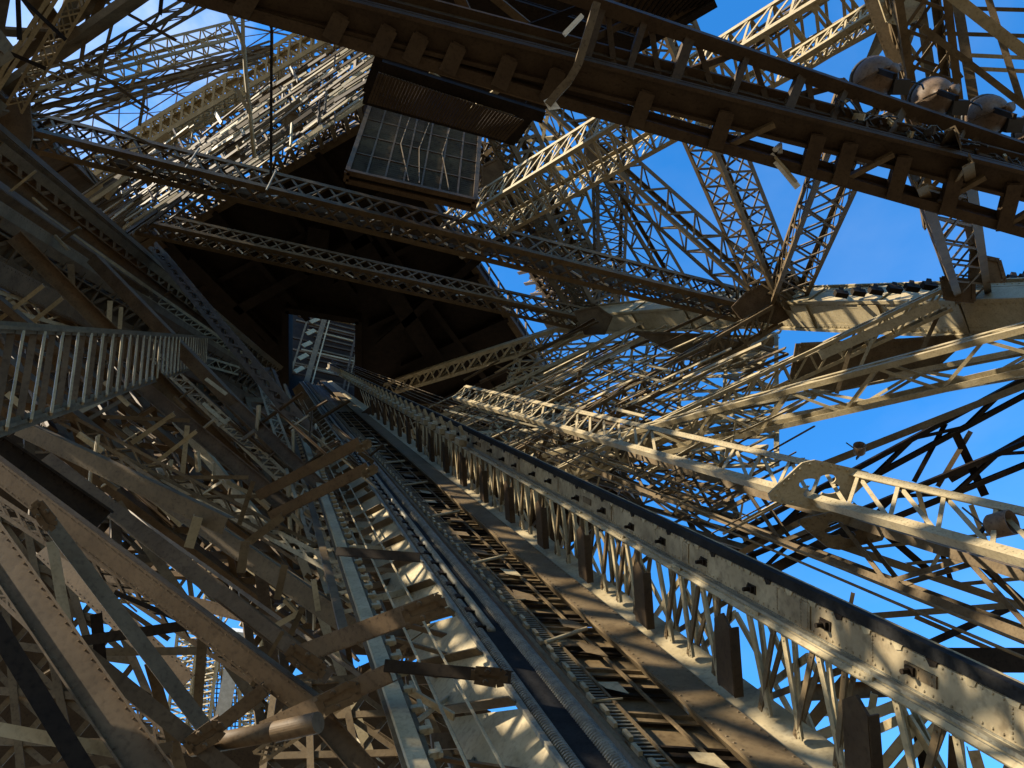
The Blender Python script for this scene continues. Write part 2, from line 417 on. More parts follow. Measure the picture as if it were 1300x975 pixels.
g_('upper lattice post with open X bracing behind the projectors', (1206, 290, 16), (1160, -30, 13), 58, 46, 8, 'X', ch=9, lc=4, roll=15, group=GF)
panel('dense plate and lattice wall between the cabin and the sky edge', (585, 200, 'RO', -1.5), (632, 150, 'RO', -1.5), (760, 405, 'RO', -1.5), (705, 405, 'RO', -1.5), 4, 14, .18, .12, nrm='RO', deep=.5)
panel('open lattice wall filling the gap above the second beam by the sky', (655, 135, 'RO', -2.4), (700, 135, 'RO', -2.4), (800, 392, 'RO', -2.4), (740, 400, 'RO', -2.4), 2, 8, .2, .14, nrm='RO', m=PALE)
# --- the long light gangway beam crossing the sky
g_('pale horizontal ladder beam crossing the blue sky up to the top edge', (575, 300, 26), (1130, -30, 15), 62, 50, 26, 'N', ch=6, lc=3.2, ref='up', m=PALE, group='crossing beams')
# --- top right corner
beam('broad light diagonal bar cutting the top right corner', (1190, -20, 12), (1320, 82, 12), 14, 12, m=PALE, kind='L', group='bars of the upper right corner')
beam('thin bar slanting below the broad light diagonal at top right', (1170, 34, 13), (1310, 142, 13), 8, 8, kind='L', group='bars of the upper right corner')
beam('steep dark bar from the top edge to the first projector', (1103, -10, 14), (1142, 92, 14), 17, 12, kind='L', group='bars of the upper right corner')
beam('upright dark post between the first and second projectors', (1166, -10, 14.5), (1184, 112, 14.5), 12, 10, kind='L', group='bars of the upper right corner')
beam('upright dark post above the third projector', (1213, -10, 14), (1240, 150, 14), 12, 10, kind='L', group='bars of the upper right corner')
beam('slanting bar meeting the thin bar near the right edge', (1252, -10, 14.5), (1297, 132, 14.5), 8, 8, kind='L', group='bars of the upper right corner')
beam('topmost level tie bar in the top right corner', (1200, 10, 15), (1310, 13, 15), 5, 5, kind='L', riv=0, group='bars of the upper right corner')
beam('second level tie bar in the top right corner', (1180, 42, 15), (1310, 46, 15), 5, 5, kind='L', riv=0, group='bars of the upper right corner')
beam('third level tie bar in the top right corner', (1226, 70, 15), (1310, 74, 15), 5, 5, kind='L', riv=0, m=PALE, group='bars of the upper right corner')
beam('lowest level tie bar just above the projectors', (1235, 87, 15), (1310, 91, 15), 5, 5, kind='L', riv=0, m=PALE, group='bars of the upper right corner')
beam('light bar from the top node plate down to the first projector', (1146, 20, 15), (1062, 140, 15), 8, 8, kind='L', m=PALE, group='bars of the upper right corner')
beam('dark bar crossing behind the first projector', (1120, 35, 15.5), (1098, 90, 15.5), 9, 8, kind='L', group='bars of the upper right corner')
beam('dark leaning bar between two projectors behind the gap', (1172, 0, 15.5), (1140, 90, 15.5), 8, 8, kind='L', group='bars of the upper right corner')
beam('thin crossing tie over the second projector', (1178, 38, 15.2), (1220, 100, 15.2), 7, 7, kind='L', group='bars of the upper right corner')
beam('pale crossing tie left of the second projector', (1135, 30, 15.8), (1176, 90, 15.8), 5, 5, kind='L', m=PALE, riv=0, group='bars of the upper right corner')
g_('lattice beam rising to the top node plate left of the projectors', (1008, 82, 16), (1180, -25, 14), 24, 30, 9, 'N', ch=5, lc=3, ref='up', m=PALE, group=GF)
g_('thin lattice arm left of the top node plate', (935, 70, 17), (1060, -20, 17), 20, 16, 9, 'Z', ch=4, lc=2, ref='up', group=GF)

# --- node gusset plates
def gusset(label, pts, d, th=.05, m=None, riv=True, nodes='node_plate'):
    """polygon of pixels at depth d (or per-corner depth) with edge angles and rivet rows"""
    m = m or WARM
    ps = [P(x, y, d if not isinstance(d, list) else d[i]) for i, (x, y) in enumerate(pts)]
    c = sum(ps, V()) / len(ps); n = V()
    for i in range(len(ps)): n += (ps[i] - c).cross(ps[(i + 1) % len(ps)] - c)
    n.normalize()
    if n.dot(CAM - c) < 0: n = -n
    ps = [p - n * (p - c).dot(n) for p in ps]
    t = thing(nodes, label, 'plate', c, 'node plates')
    MB().plate(ps, n, th).build('plate', m, t)
    e = MB(); rv = MB()
    for i in range(len(ps)):
        a, b = ps[i].lerp(c, .06), ps[(i + 1) % len(ps)].lerp(c, .06); L = (b - a).length
        e.bar(a + n * (th * .7), b + n * (th * .7), max(th * 1.6, .05), th * .4, n)
        if riv:
            for q in range(int(L / .13)):
                rv.rivet(a.lerp(b, (q + .5) / max(int(L / .13), 1)) + n * th * .9, n, .022)
    n0 = len(e.v); e.v += rv.v; e.f += [tuple(i + n0 for i in f) for f in rv.f]; e.build('edge_strip', m, t)
    return t
gusset('big dark node plate where the long beam meets the light box rib', [(945, 372), (985, 350), (1018, 380), (1022, 395), (985, 412), (940, 405), (928, 390)], 24.0)
gusset('wedge shaped plate on the right side of the big node', [(985, 360), (1024, 396), (996, 392)], 23.6, m=IRON)
gusset('small upright plate above the big node between two lattice girders', [(990, 330), (1000, 345), (1050, 372), (1010, 378), (980, 372)], 24.3, m=DARK)
gusset('dark node plate at the right end of the second long beam', [(728, 395), (758, 388), (778, 402), (768, 425), (742, 425)], 33)
gusset('large brown node plate at the left edge under the sky', [(-20, 128), (38, 124), (42, 172), (34, 210), (-20, 180)], 19.5)
gusset('brown node plate at the left end of the second long beam', [(122, 262), (156, 246), (160, 280), (150, 292)], 28)
gusset('brown node plate where the slim mast crosses the falling girder', [(742, 178), (756, 178), (772, 208), (762, 222), (745, 205)], 24.5)
gusset('cream node plate with rivets at the top right', [(1112, -10), (1180, -10), (1166, 22), (1148, 34), (1125, 28)], 13.6, m=PALE)
gusset('brown foot plate of the right lattice post', [(1193, 352), (1236, 356), (1236, 384), (1198, 380)], 17.2)
gusset('tall brown foot plate of the far right lattice post', [(1231, 322), (1268, 330), (1276, 358), (1229, 358)], 16.8)
gusset('brown node plate on the lattice wall right of the cabin', [(612, 210), (632, 200), (640, 215), (624, 245), (612, 250)], 28)
gusset('pale node plate among the sunlit strips left of the dark platform', [(358, 140), (378, 145), (385, 165), (362, 172)], 27, m=IRON)
gusset('dark brown node plate low among the upper left lattice', [(285, 182), (306, 178), (312, 200), (296, 210)], 26)

# --- the two long beams that cross the leg, right end farther away
g_('long lattice beam crossing the picture from the left edge node to the big right node', (30, 165, 'h', 21.4), (958, 392, 'h', 21.4), 30, 44, 40, 'X', ch=7, lc=2.8, ref='up', name='cross_beam', group='long cross beams of the leg')
g_('shorter long lattice beam below it crossing in front of the dark platform', (145, 275, 'h', 28.8), (752, 408, 'h', 28.8), 22, 26, 36, 'X', ch=5, lc=2.2, ref='up', name='cross_beam', group='long cross beams of the leg')
beam('brown stiffening plank running along the long upper cross beam', (140, 205, 'h', 21.2), (945, 398, 'h', 21.2), 11, 6, m=WARM, kind='L', ref='up', roll=35)
for i, (x, y) in enumerate([(345, 228), (500, 285), (609, 300), (700, 322), (780, 345), (245, 200)]):
    p = H(x, y, 21.3)
    c = MB().tube([p + V((.0, 0, -.65)), p + V((0, 0, .6))], .03, 6)
    c.build('clamp', STEEL, None); o = bpy.data.objects[-1] if False else None
for i, o in enumerate([o for o in C.objects if o.name.startswith('clamp')]):
    tag(o, 'short upright steel clamp pin fixed to the long upper cross beam', 'clamp', 'clamp pins along the long cross beam')

for k in range(44):
    f = (k + .5) / 44; z = k % 2; y0, y1, x0, x1, h_ = ((165, 392, 30, 958, 21.1), (275, 408, 145, 752, 28.5))[z]
    x = x0 + (x1 - x0) * f + random.uniform(-8, 8); y = y0 + (y1 - y0) * f + (10, 5)[z]; p = H(x, y, h_); L = random.uniform(.3, .7)
    mb = MB().bar(p, p + V((L * .8, .1, .25 * random.choice((-1, 1)))), .05, .04, V((-.8, -.4, -.4)))
    tag(mb.build('tie_clip', WHITE), ('small bright tie clip under the long upper cross beam', 'small bright tie clip under the shorter lower cross beam')[z], 'clip', 'tie clips of the cross beams ' + ('upper', 'lower')[z])
# --- upper left face (L-O)
U = 'lattice girders of the upper left face'
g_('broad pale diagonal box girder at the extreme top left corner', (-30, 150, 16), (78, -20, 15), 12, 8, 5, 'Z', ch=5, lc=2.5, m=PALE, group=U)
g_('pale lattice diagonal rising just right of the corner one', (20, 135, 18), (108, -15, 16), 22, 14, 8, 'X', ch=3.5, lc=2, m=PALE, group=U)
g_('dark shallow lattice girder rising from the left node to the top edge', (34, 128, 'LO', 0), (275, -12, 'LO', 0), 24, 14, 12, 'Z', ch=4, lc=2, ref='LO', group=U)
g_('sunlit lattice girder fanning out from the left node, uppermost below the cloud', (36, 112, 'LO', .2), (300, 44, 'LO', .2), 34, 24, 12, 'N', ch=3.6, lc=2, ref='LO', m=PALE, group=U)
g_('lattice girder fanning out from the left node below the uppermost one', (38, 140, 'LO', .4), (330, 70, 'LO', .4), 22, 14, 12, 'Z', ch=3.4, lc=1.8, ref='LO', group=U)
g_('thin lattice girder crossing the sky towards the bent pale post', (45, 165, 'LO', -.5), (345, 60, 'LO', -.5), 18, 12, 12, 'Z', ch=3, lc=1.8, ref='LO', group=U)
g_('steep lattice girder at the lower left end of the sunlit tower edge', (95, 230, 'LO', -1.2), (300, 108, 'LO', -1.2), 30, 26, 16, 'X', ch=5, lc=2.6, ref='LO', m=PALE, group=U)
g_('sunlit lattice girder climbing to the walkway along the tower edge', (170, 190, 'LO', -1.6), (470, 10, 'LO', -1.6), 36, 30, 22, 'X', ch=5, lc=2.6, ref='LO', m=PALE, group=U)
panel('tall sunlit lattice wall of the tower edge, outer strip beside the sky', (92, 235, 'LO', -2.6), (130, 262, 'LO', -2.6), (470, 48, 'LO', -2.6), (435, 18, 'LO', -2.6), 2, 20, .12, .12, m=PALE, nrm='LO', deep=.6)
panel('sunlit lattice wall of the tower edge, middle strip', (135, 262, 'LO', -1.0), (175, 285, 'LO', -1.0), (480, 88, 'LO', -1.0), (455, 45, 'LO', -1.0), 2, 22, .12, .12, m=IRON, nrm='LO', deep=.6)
panel('lattice wall in front of the platform edge, inner strip', (175, 285, 'LO', -.4), (205, 305, 'LO', -.4), (470, 140, 'LO', -.4), (465, 95, 'LO', -.4), 2, 18, .18, .14, m=IRON, nrm='LO', deep=.6)
panel('open lattice wall between the left node and the sunlit tower edge', (55, 185, 'LO', -3.4), (100, 235, 'LO', -3.4), (440, 20, 'LO', -3.4), (330, 5, 'LO', -3.4), 2, 8, .08, .05, m=IRON, nrm='LO')
R_ = 'loose bars of the upper left face'
for lab, a, b, wd, m_ in [
    ('short bar crossing the sky left of the cloud', (115, 0, 20), (103, 78, 20), 5, IRON),
    ('steep bar through the cloud', (147, 12, 20), (120, 120, 20), 4, IRON),
    ('dark upright bar beside the steep one near the top', (205, 0, 19), (203, 20, 19), 5, DARK),
    ('bar from the top edge down to the fan of girders, right of the steep ones', (185, 68, 22), (165, 112, 22), 4, PALE),
    ('slanting tie crossing down to the tower edge', (130, 0, 20), (225, 52, 20), 4, IRON),
    ('thin tie slanting down under the cloud', (60, 72, 20), (165, 112, 20), 3.5, IRON),
    ('long thin tie from the left node down to the tower edge', (118, 148, 22), (245, 210, 22), 3.5, IRON),
    ('thin tie in the triangle of sky over the long beam', (128, 95, 21), (190, 140, 21), 4, IRON),
    ('upright tie in the triangle of sky over the long beam', (185, 112, 22), (177, 160, 22), 4, IRON),
    ('pale bar below the sky triangle at the tower edge', (107, 250, 26), (215, 170, 26), 7, PALE),
    ('pale slanted bar low on the tower edge', (135, 252, 25), (163, 218, 25), 6, PALE),
    ('dark diagonal bar at the extreme left above the node plate', (0, 62, 15), (60, 88, 15), 5, DARK),
    ('dark upright bar at the extreme left above the node plate', (23, 0, 15), (25, 52, 15), 6, DARK),
    ('dark slanting bar at the extreme left above the node plate', (30, 0, 15), (85, 52, 15), 5, DARK),
    ]:
    beam(lab, a, b, wd, wd, m=m_, kind='L', riv=0, group=R_)
beam('thin straight dark pole hanging the height of the upper left lattice', (345, -10, 14), (344, 222, 14), 3.5, 3.5, m=DARK, kind='B', riv=0, name='pole', cat='pole')
t = MB().tube([P(285, 8, 18), P(298, 30, 18), P(310, 60, 18), P(312, 92, 18), P(318, 150, 18), P(323, 200, 18)], .05, 8); tag(t.build('pole', PALE, smooth=True), 'bent cream pole left of the straight dark pole', 'pole')
beam('cream strut leaning away from the bent pole at the top', (308, 12, 18), (309, 70, 18), 5, 5, m=PALE, kind='L', riv=0, group=R_)
beam('cream strut halfway down the bent pole', (300, 112, 18), (318, 145, 18), 5, 5, m=PALE, kind='L', riv=0, group=R_)
SF = V((-.8, -.4, -.5)).normalized()
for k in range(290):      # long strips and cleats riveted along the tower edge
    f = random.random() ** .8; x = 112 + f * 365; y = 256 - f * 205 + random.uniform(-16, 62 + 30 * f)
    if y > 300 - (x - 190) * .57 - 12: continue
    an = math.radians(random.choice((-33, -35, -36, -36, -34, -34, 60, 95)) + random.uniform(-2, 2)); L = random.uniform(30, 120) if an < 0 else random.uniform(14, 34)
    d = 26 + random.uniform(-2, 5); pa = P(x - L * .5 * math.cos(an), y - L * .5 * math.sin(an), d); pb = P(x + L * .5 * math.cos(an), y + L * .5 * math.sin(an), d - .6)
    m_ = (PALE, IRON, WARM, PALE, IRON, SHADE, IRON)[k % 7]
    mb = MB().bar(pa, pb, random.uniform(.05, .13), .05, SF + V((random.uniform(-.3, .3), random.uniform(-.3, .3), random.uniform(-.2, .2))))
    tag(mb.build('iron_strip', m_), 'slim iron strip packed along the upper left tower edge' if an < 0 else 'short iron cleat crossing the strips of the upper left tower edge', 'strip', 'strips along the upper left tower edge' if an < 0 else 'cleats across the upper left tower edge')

# ================================================================ LOWER RIGHT FACE (R-I)
RF = 'lattice girders of the lower right face'
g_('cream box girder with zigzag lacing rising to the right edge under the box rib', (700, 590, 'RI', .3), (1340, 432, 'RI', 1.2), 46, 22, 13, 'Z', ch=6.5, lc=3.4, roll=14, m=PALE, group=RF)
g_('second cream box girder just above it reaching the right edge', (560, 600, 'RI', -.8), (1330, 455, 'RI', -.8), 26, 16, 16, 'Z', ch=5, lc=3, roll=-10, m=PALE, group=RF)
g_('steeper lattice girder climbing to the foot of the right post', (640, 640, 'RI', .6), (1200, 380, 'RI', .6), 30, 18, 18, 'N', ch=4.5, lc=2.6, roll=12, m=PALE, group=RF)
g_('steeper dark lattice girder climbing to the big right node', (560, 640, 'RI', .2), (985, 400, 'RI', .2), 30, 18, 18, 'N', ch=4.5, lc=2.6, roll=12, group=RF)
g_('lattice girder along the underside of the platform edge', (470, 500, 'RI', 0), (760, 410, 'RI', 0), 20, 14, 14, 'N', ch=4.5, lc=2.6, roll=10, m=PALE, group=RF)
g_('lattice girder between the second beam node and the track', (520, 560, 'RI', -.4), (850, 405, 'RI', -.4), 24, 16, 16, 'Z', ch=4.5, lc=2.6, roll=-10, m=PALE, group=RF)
def flat_girder(label, a0, a1, b0, b1, n, skip, ch, lc, m, name):
    a0, a1, b0, b1 = map(pt, (a0, a1, b0, b1)); t = thing(name, label, 'girder', a0, RF); ax = (a1 - a0).normalized()
    nn = (a1 - a0).cross(b0 - a0).normalized()
    if nn.dot(CAM - a1) < 0: nn = -nn
    sd_ = (b0 - a0).normalized()
    for (p, q, z) in ((a0, a1, 1), (b0, b1, -1)):
        mb = MB().bar(p, q, ch, ch * .12, nn).bar(p - sd_ * z * ch * .5 - nn * ch * .5, q - sd_ * z * ch * .5 - nn * ch * .5, ch * .12, ch, nn)
        L = (q - p).length
        for k in range(150): mb.rivet(p.lerp(q, .35 + .65 * k / 150) + nn * ch * .06, nn, ch * .08)
        mb.build('chord', m, t)
    for k in range(n):
        f, g = k / n, (k + 1) / n
        if f > skip[0] and g < skip[1]: continue
        p, q, u_, v_ = a0.lerp(a1, f), a0.lerp(a1, g), b0.lerp(b1, f), b0.lerp(b1, g)
        mb = MB().bar(p - nn * .02, u_ - nn * .02, lc, lc * .3, nn).bar(p - nn * .05, v_ - nn * .05, lc, lc * .3, nn)
        if k < n * .45: mb.bar(u_ - nn * .08, q - nn * .08, lc, lc * .3, nn)
        mb.build('lacing', m, t)
flat_girder('bright cream lattice girder running down right through the quatrefoil plate', (590, 490, 'RI', 1.8), (1340, 658, 'RI', 1.8), (575, 503, 'RI', 1.8), (1340, 716, 'RI', 1.8), 30, (.62, .75), .12, .055, PALE, 'quatrefoil_girder')
g_('shaded lattice girder running down right below the cream one', (700, 560, 'RI', .2), (1340, 780, 'RI', .2), 50, 20, 13, 'Z', ch=8, lc=4.5, roll=8, group=RF)
g_('dark lattice girder rising steeply to the right edge above the small can', (930, 690, 'RI', -1.5), (1340, 470, 'RI', -1.5), 24, 14, 7, 'Z', ch=6, lc=4, roll=8, m=DARK, group=RF)
g_('dark lattice girder rising to the right edge through the small can', (900, 740, 'RI', -2.2), (1340, 560, 'RI', -2.2), 30, 14, 7, 'Z', ch=6, lc=4, roll=8, m=DARK, group=RF)
LB = 'loose bars of the lower right face'
for lab, a, b, wd, tt, m_ in [
    ('steep dark post right of the quatrefoil plate', (1212, 548, 17), (1250, 628, 17), 10, 8, DARK),
    ('steep dark bar left of the steep dark post', (1190, 618, 17), (1232, 548, 17), 6, 5, IRON),
    ('steep dark bar over the quatrefoil plate', (1160, 612, 17.5), (1200, 538, 17.5), 6, 5, DARK),
    ('dark bar near the right edge above the cream girder', (1205, 610, 17.5), (1330, 540, 17.5), 8, 6, DARK),
    ('long dark bar from the cream girder to the right edge', (1040, 592, 16), (1330, 478, 16), 9, 7, IRON),
    ('level dark beam meeting the track at the right edge', (1150, 838, 11), (1340, 838, 11), 30, 20, DARK),
    ('thin level bar above the level dark beam', (1070, 785, 12), (1340, 764, 12), 8, 6, IRON),
    ('bar slanting up right between the two level ones', (1150, 830, 12.5), (1280, 772, 12.5), 9, 6, DARK),
    ('bar slanting down right between the two level ones', (1160, 782, 12.7), (1330, 856, 12.7), 6, 6, IRON),
    ('short upright stub on the thin level bar', (1077, 782, 12), (1083, 752, 12), 5, 5, IRON),
    ('dark slanting bar crossing behind the cables', (958, 735, 14), (1110, 655, 14), 13, 8, DARK),
    ('curved looking bar from the second quatrefoil to the right edge', (1060, 690, 13), (1320, 778, 13), 10, 8, IRON),
    ('bar falling from the cream girder to the thin level bar', (1080, 640, 13.5), (1180, 725, 13.5), 9, 6, DARK),
    ('bar falling to the right edge beside the small can', (1205, 680, 13.5), (1310, 775, 13.5), 9, 6, DARK),
    ('short pale bar under the cream girder', (1205, 680, 13.2), (1175, 735, 13.2), 5, 5, PALE),
    ('upright pale bar under the cream girder near the can', (1165, 622, 13.2), (1178, 668, 13.2), 6, 6, PALE),
    ('upright pale bar left of the can', (1232, 640, 13.2), (1252, 690, 13.2), 6, 6, PALE),
    ('dark upright bar below the cream girder', (1192, 690, 13.6), (1208, 740, 13.6), 6, 6, DARK),
    ('thin level tie left of the can', (1090, 697, 13.4), (1310, 672, 13.4), 4, 4, IRON),
    ('thin level tie below the can', (1150, 716, 13.4), (1310, 700, 13.4), 4, 4, IRON),
    ('thin lower tie near the right edge below the can', (1215, 742, 13.8), (1310, 733, 13.8), 5, 5, IRON),
    ('dark bar rising between the shaded girder and the cables', (935, 705, 14.5), (1060, 640, 14.5), 8, 6, IRON),
    ('pale steep bar from the box rib to the cream box girder', (1090, 470, 18), (1108, 430, 18), 4, 4, PALE),
    ('thin steep tie below the foot of the right post', (1164, 458, 18), (1194, 394, 18), 5, 4, IRON),
    ('thin steep tie farther left under the box rib', (1090, 474, 18.4), (1112, 420, 18.4), 4, 4, IRON),
    ('steep tie between the cream box girders', (1062, 500, 18), (1080, 442, 18), 5, 4, IRON),
    ('plank like pale bar from the foot of the right post down left', (1040, 452, 17), (1190, 386, 17), 12, 5, PALE),
    ]:
    beam(lab, a, b, wd, tt, m=m_, kind='L', riv=0, group=LB)
panel('fine lattice wall behind the lower right face near the big node', (660, 440, 'RI', -1.2), (985, 425, 'RI', -1.2), (985, 590, 'RI', -1.2), (600, 600, 'RI', -1.2), 8, 6, .13, .1, m=PALE, nrm='RI', deep=.5)
panel('fine lattice wall behind the lower right face beside the track', (520, 520, 'RI', -2.0), (900, 560, 'RI', -2.0), (960, 720, 'RI', -2.0), (600, 600, 'RI', -2.0), 9, 5, .14, .1, m=IRON, nrm='RI', deep=.5)
# brown arch plates below the box rib
gusset('broad brown web plate hanging under the light box rib', [(1010, 436), (1150, 430), (1236, 424), (1195, 462), (1060, 496), (1000, 492)], 18.6, m=IRON)
gusset('narrow brown web plate left of the broad one', [(800, 420), (990, 428), (960, 470), (900, 470)], 27, m=IRON)
for i in range(5):
    pass
for i, (x, y) in enumerate([(1068, 370), (1090, 368), (1112, 366), (1136, 364), (1158, 362), (1180, 360), (1288, 352), (1304, 351)]):
    p = P(x, y + 2, 20.8 - i * .45); mb = MB(); mb.bar(p + V((-.16, 0, 0)), p + V((.16, .05, 0)), .14, .16, V((0, 0, 1))); mb.bar(p, p + V((.05, 0, .2)), .1, .1, V((1, 0, 0)))
    tag(mb.build('roller_bracket', DARK), 'small dark roller bracket standing on top of the light box rib', 'bracket', 'roller brackets on the box rib')

for k in range(90):
    x = random.uniform(500, 1000); y = 560 - (x - 500) * .30 + random.uniform(-30, 60); an = math.radians(random.choice((-26, -25, -26, -24, 14)) + random.uniform(-1.5, 1.5)); L = random.uniform(40, 130)
    if y + L * math.sin(an) < 418 or x + L * math.cos(an) > 1010: continue
    d = depth(PF(x, y, 'RI', .8)) + random.uniform(-1.5, 1.5); pa, pb = P(x, y, d), P(x + L * math.cos(an), y + L * math.sin(an), d - 1); wd = random.uniform(2.5, 5.5) * d / F
    mb = MB().bar(pa, pb, wd, wd * .3, PL['RI'][1] + V((random.uniform(-.3, .3), random.uniform(-.3, .3), random.uniform(-.3, .3))))
    tag(mb.build('iron_strip', (PALE, PALE, IRON)[k % 3]), 'long slim strip lying in the sun over the lower right lattice' if an < 0 else 'long slim strip falling to the right over the lower right lattice', 'strip', 'strips over the lower right face ' + ('rising' if an < 0 else 'falling'))
# quatrefoil plates: outline with a four lobed opening
def quatrefoil(label, c, ex, ey, th, m):
    """c centre, ex, ey half axes (vectors) of a lozenge plate"""
    n = ex.cross(ey).normalized(); K = 48; inn, outr = [], []
    for k in range(K):
        t = 2 * math.pi * k / K
        r = .3 + .26 * abs(math.cos(2 * t)) ** .8
        inn.append(c + ex * (r * math.cos(t)) + ey * (r * math.sin(t)))
        q = max(abs(math.cos(t)), abs(math.sin(t))); rr = min(1 / q, 1.25)
        outr.append(c + ex * rr * math.cos(t) + ey * rr * math.sin(t))
    mb = MB(); 
    for z in (-th / 2, th / 2): mb.v += [p + n * z for p in outr] + [p + n * z for p in inn]
    for k in range(K):
        j = (k + 1) % K
        mb.f += [(k, j, K + j, K + k), (2*K + k, 3*K + k, 3*K + j, 2*K + j), (k, 2*K + k, 2*K + j, j), (K + k, K + j, 3*K + j, 3*K + k)]
    for k in range(0, K, 2): mb.rivet(outr[k].lerp(c, .12) + n * th * .5 * (1 if n.dot(CAM - c) > 0 else -1), n if n.dot(CAM - c) > 0 else -n, .025)
    o = mb.build('quatrefoil_plate', m); return tag(o, label, 'plate', 'quatrefoil plates')
def qf(label, x, y, d, a, b, m):
    d = depth(PF(x, y, 'RI', d)); c = P(x, y, d); quatrefoil(label, c, P(x + a[0], y + a[1], d) - c, P(x + b[0], y + b[1], d) - c, .05, m)
qf('sunlit cream plate with a four lobed cut out on the cream girder', 1040, 617, 1.86, (44, 10), (-28, 26), PALE)
qf('shaded plate with a four lobed cut out below the sunlit one', 1068, 672, .5, (36, -8), (24, 20), IRON)

# clutter of slim secondary ties over the lower right face, real members at their own depths
TI = 'slim ties of the lower right face'
bands = [('slim tie packed among the lattice right of the lift track, falling gently to the right', 18), ('slim tie packed among the lattice right of the lift track, rising to the right', -27), ('slim upright tie packed among the lattice right of the lift track', 98)]
for k in range(190):
    x = random.uniform(560, 960); y = random.uniform(430, 690)
    if y > 470 + (x - 560) * .62 or y < 520 - (x - 500) * .42: continue
    j = random.choice((0, 1, 1, 1, 2)); lab, an = bands[j]; an = math.radians(an + random.uniform(-3.5, 3.5)); L = random.uniform(30, 120) if j < 2 else random.uniform(18, 50)
    d0 = (PF(x, y, 'RI') - CAM); d = depth(PF(x, y, 'RI')) + random.uniform(-2.5, 3)
    pa, pb = P(x, y, d), P(x + L * math.cos(an), y + L * math.sin(an), d - (1.2 if j < 2 else 0))
    wd = random.choice((2.5, 3, 3.5, 5)) * d / F
    mb = MB().angle(pa, pb, wd, wd * .2, V((0, 0, 1)), PL['RI'][1]); tag(mb.build('tie_bar', random.choice((IRON, PALE, PALE, WARM))), lab, 'tie bar', TI + (' falling', ' rising', ' upright')[j])

# ================================================================ LIFT TRACK (all lines parallel, rising to the opening)
VX, VY = 339, 424
D = ray(VX, VY).normalized()
def T(ox, oy, s, back=0):
    """point on the track line that crosses the depth-5 plane at offset (ox, oy) px from the vanishing point"""
    return P(VX + ox, VY + oy, 5) + D * s + (P(VX + ox, VY + oy, 5) - CAM).normalized() * back
def TU(ox, oy, s, back=0):
    p = P(VX + ox, VY + oy, 3.7); return p + D * (s + 1.36) + (p - CAM).normalized() * back
def strip(mb, oa, ob, s0, s1, th, back=0, T=T):
    a0, b0, a1, b1 = T(*oa, s0, back), T(*ob, s0, back), T(*oa, s1, back), T(*ob, s1, back)
    n = (b0 - a0).cross(D).normalized(); return mb.plate([a0, b0, b1, a1], n, th)
S0, S1 = -3.3, 43
trk = thing('rail_girder', 'deep riveted lattice girder of the lift track running to the bottom right corner', 'girder', TU(961, 500, 0))
nrm = -(TU(961, 528, 0) - TU(961, 470, 0)).cross(D).normalized()
if nrm.dot(CAM - TU(961, 500, 0)) < 0: nrm = -nrm
mb = strip(MB(), (961, 472), (961, 526), S0, S1, .015, T=TU)
for k in range(420):
    s = S0 + k * .06
    for oy in (475, 521): mb.rivet(TU(961, oy, s) + nrm * .009, nrm, .009)
for k in range(34):
    s = -2.2 + k * .9
    for q in range(8): mb.rivet(TU(961, 478 + q * 5.5, s) + nrm * .009, nrm, .008)
mb.build('web_plate', GPALE, trk)
for k in range(16):      # cover straps over the plate seams, and small patch plates
    s = -2.9 + k * 1.55; b = MB(); dn_ = (TU(961, 521, 0) - TU(961, 477, 0)); p = TU(961, 477, s) + nrm * .012
    b.plate([p - D * .055, p + D * .055, p + D * .055 + dn_, p - D * .055 + dn_], nrm, .01)
    for q in range(7):
        for e_ in (-.035, .035): b.rivet(p + dn_ * (q + .5) / 7 + D * e_ + nrm * .005, nrm, .009)
    b.build('seam_strap', GPALE, trk)
    if k % 3 == 1:
        b = MB(); p = TU(961, 490, s + .6) + nrm * .012; dn_ *= .4; b.plate([p - D * .12, p + D * .1, p + D * .1 + dn_, p - D * .12 + dn_], nrm, .012)
        for u_ in (0.15, .85):
            for e_ in (-.09, 0, .07): b.rivet(p + dn_ * u_ + D * e_ + nrm * .006, nrm, .009)
        b.build('patch_plate', IRON, trk)
strip(MB(), (961, 470), (985, 455), S0, S1, .015, T=TU).build('flange', PALE, trk); strip(MB(), (961, 528), (935, 545), S0, S1, .015, T=TU).build('flange', PALE, trk)
rl = MB()
for oy, r in ((530, .011), (541, .013), (549, .007)):
    rl.bar(TU(961, oy, S0) + nrm * .05, TU(961, oy, S1) + nrm * .05, r * 2, .03, nrm)
strip(rl, (961, 526), (961, 552), S0, S1, .035, T=TU)
rail = rl.build('running_rail', STEEL, trk)
for k in range(24):
    s = -2.6 + k * 1.1
    b = MB(); p = TU(961, 539, s) + nrm * .07; b.bar(p - D * .08, p + D * .08, .045, .015, nrm)
    for q in (-.06, -.02, .02, .06): b.rivet(p + D * q + nrm * .008, nrm, .009)
    b.build('splice_plate', PALE, trk)
for k in range(34):
    s = -2.2 + k * .72 + random.uniform(-.12, .12); b = MB(); p = TU(961, 503 + random.uniform(-5, 5), s) + nrm * .02
    b.bar(p - D * .03, p + D * .03, .045, .03, nrm); b.tube([p + nrm * .01, p + nrm * .06], .015, 8); b.bar(p - D * .05 - nrm * .01, p + D * .05 - nrm * .01, .06, .01, nrm); b.build('clip', DARK, trk)
bd = MB(); strip(bd, (966, 451), (966, 470), S0, S1, .05, T=TU)
dct = thing('cable_duct', 'long black cable duct lying along the top of the right rail girder', 'duct', TU(968, 450, 0))
bd.build('casing', BELT, dct)
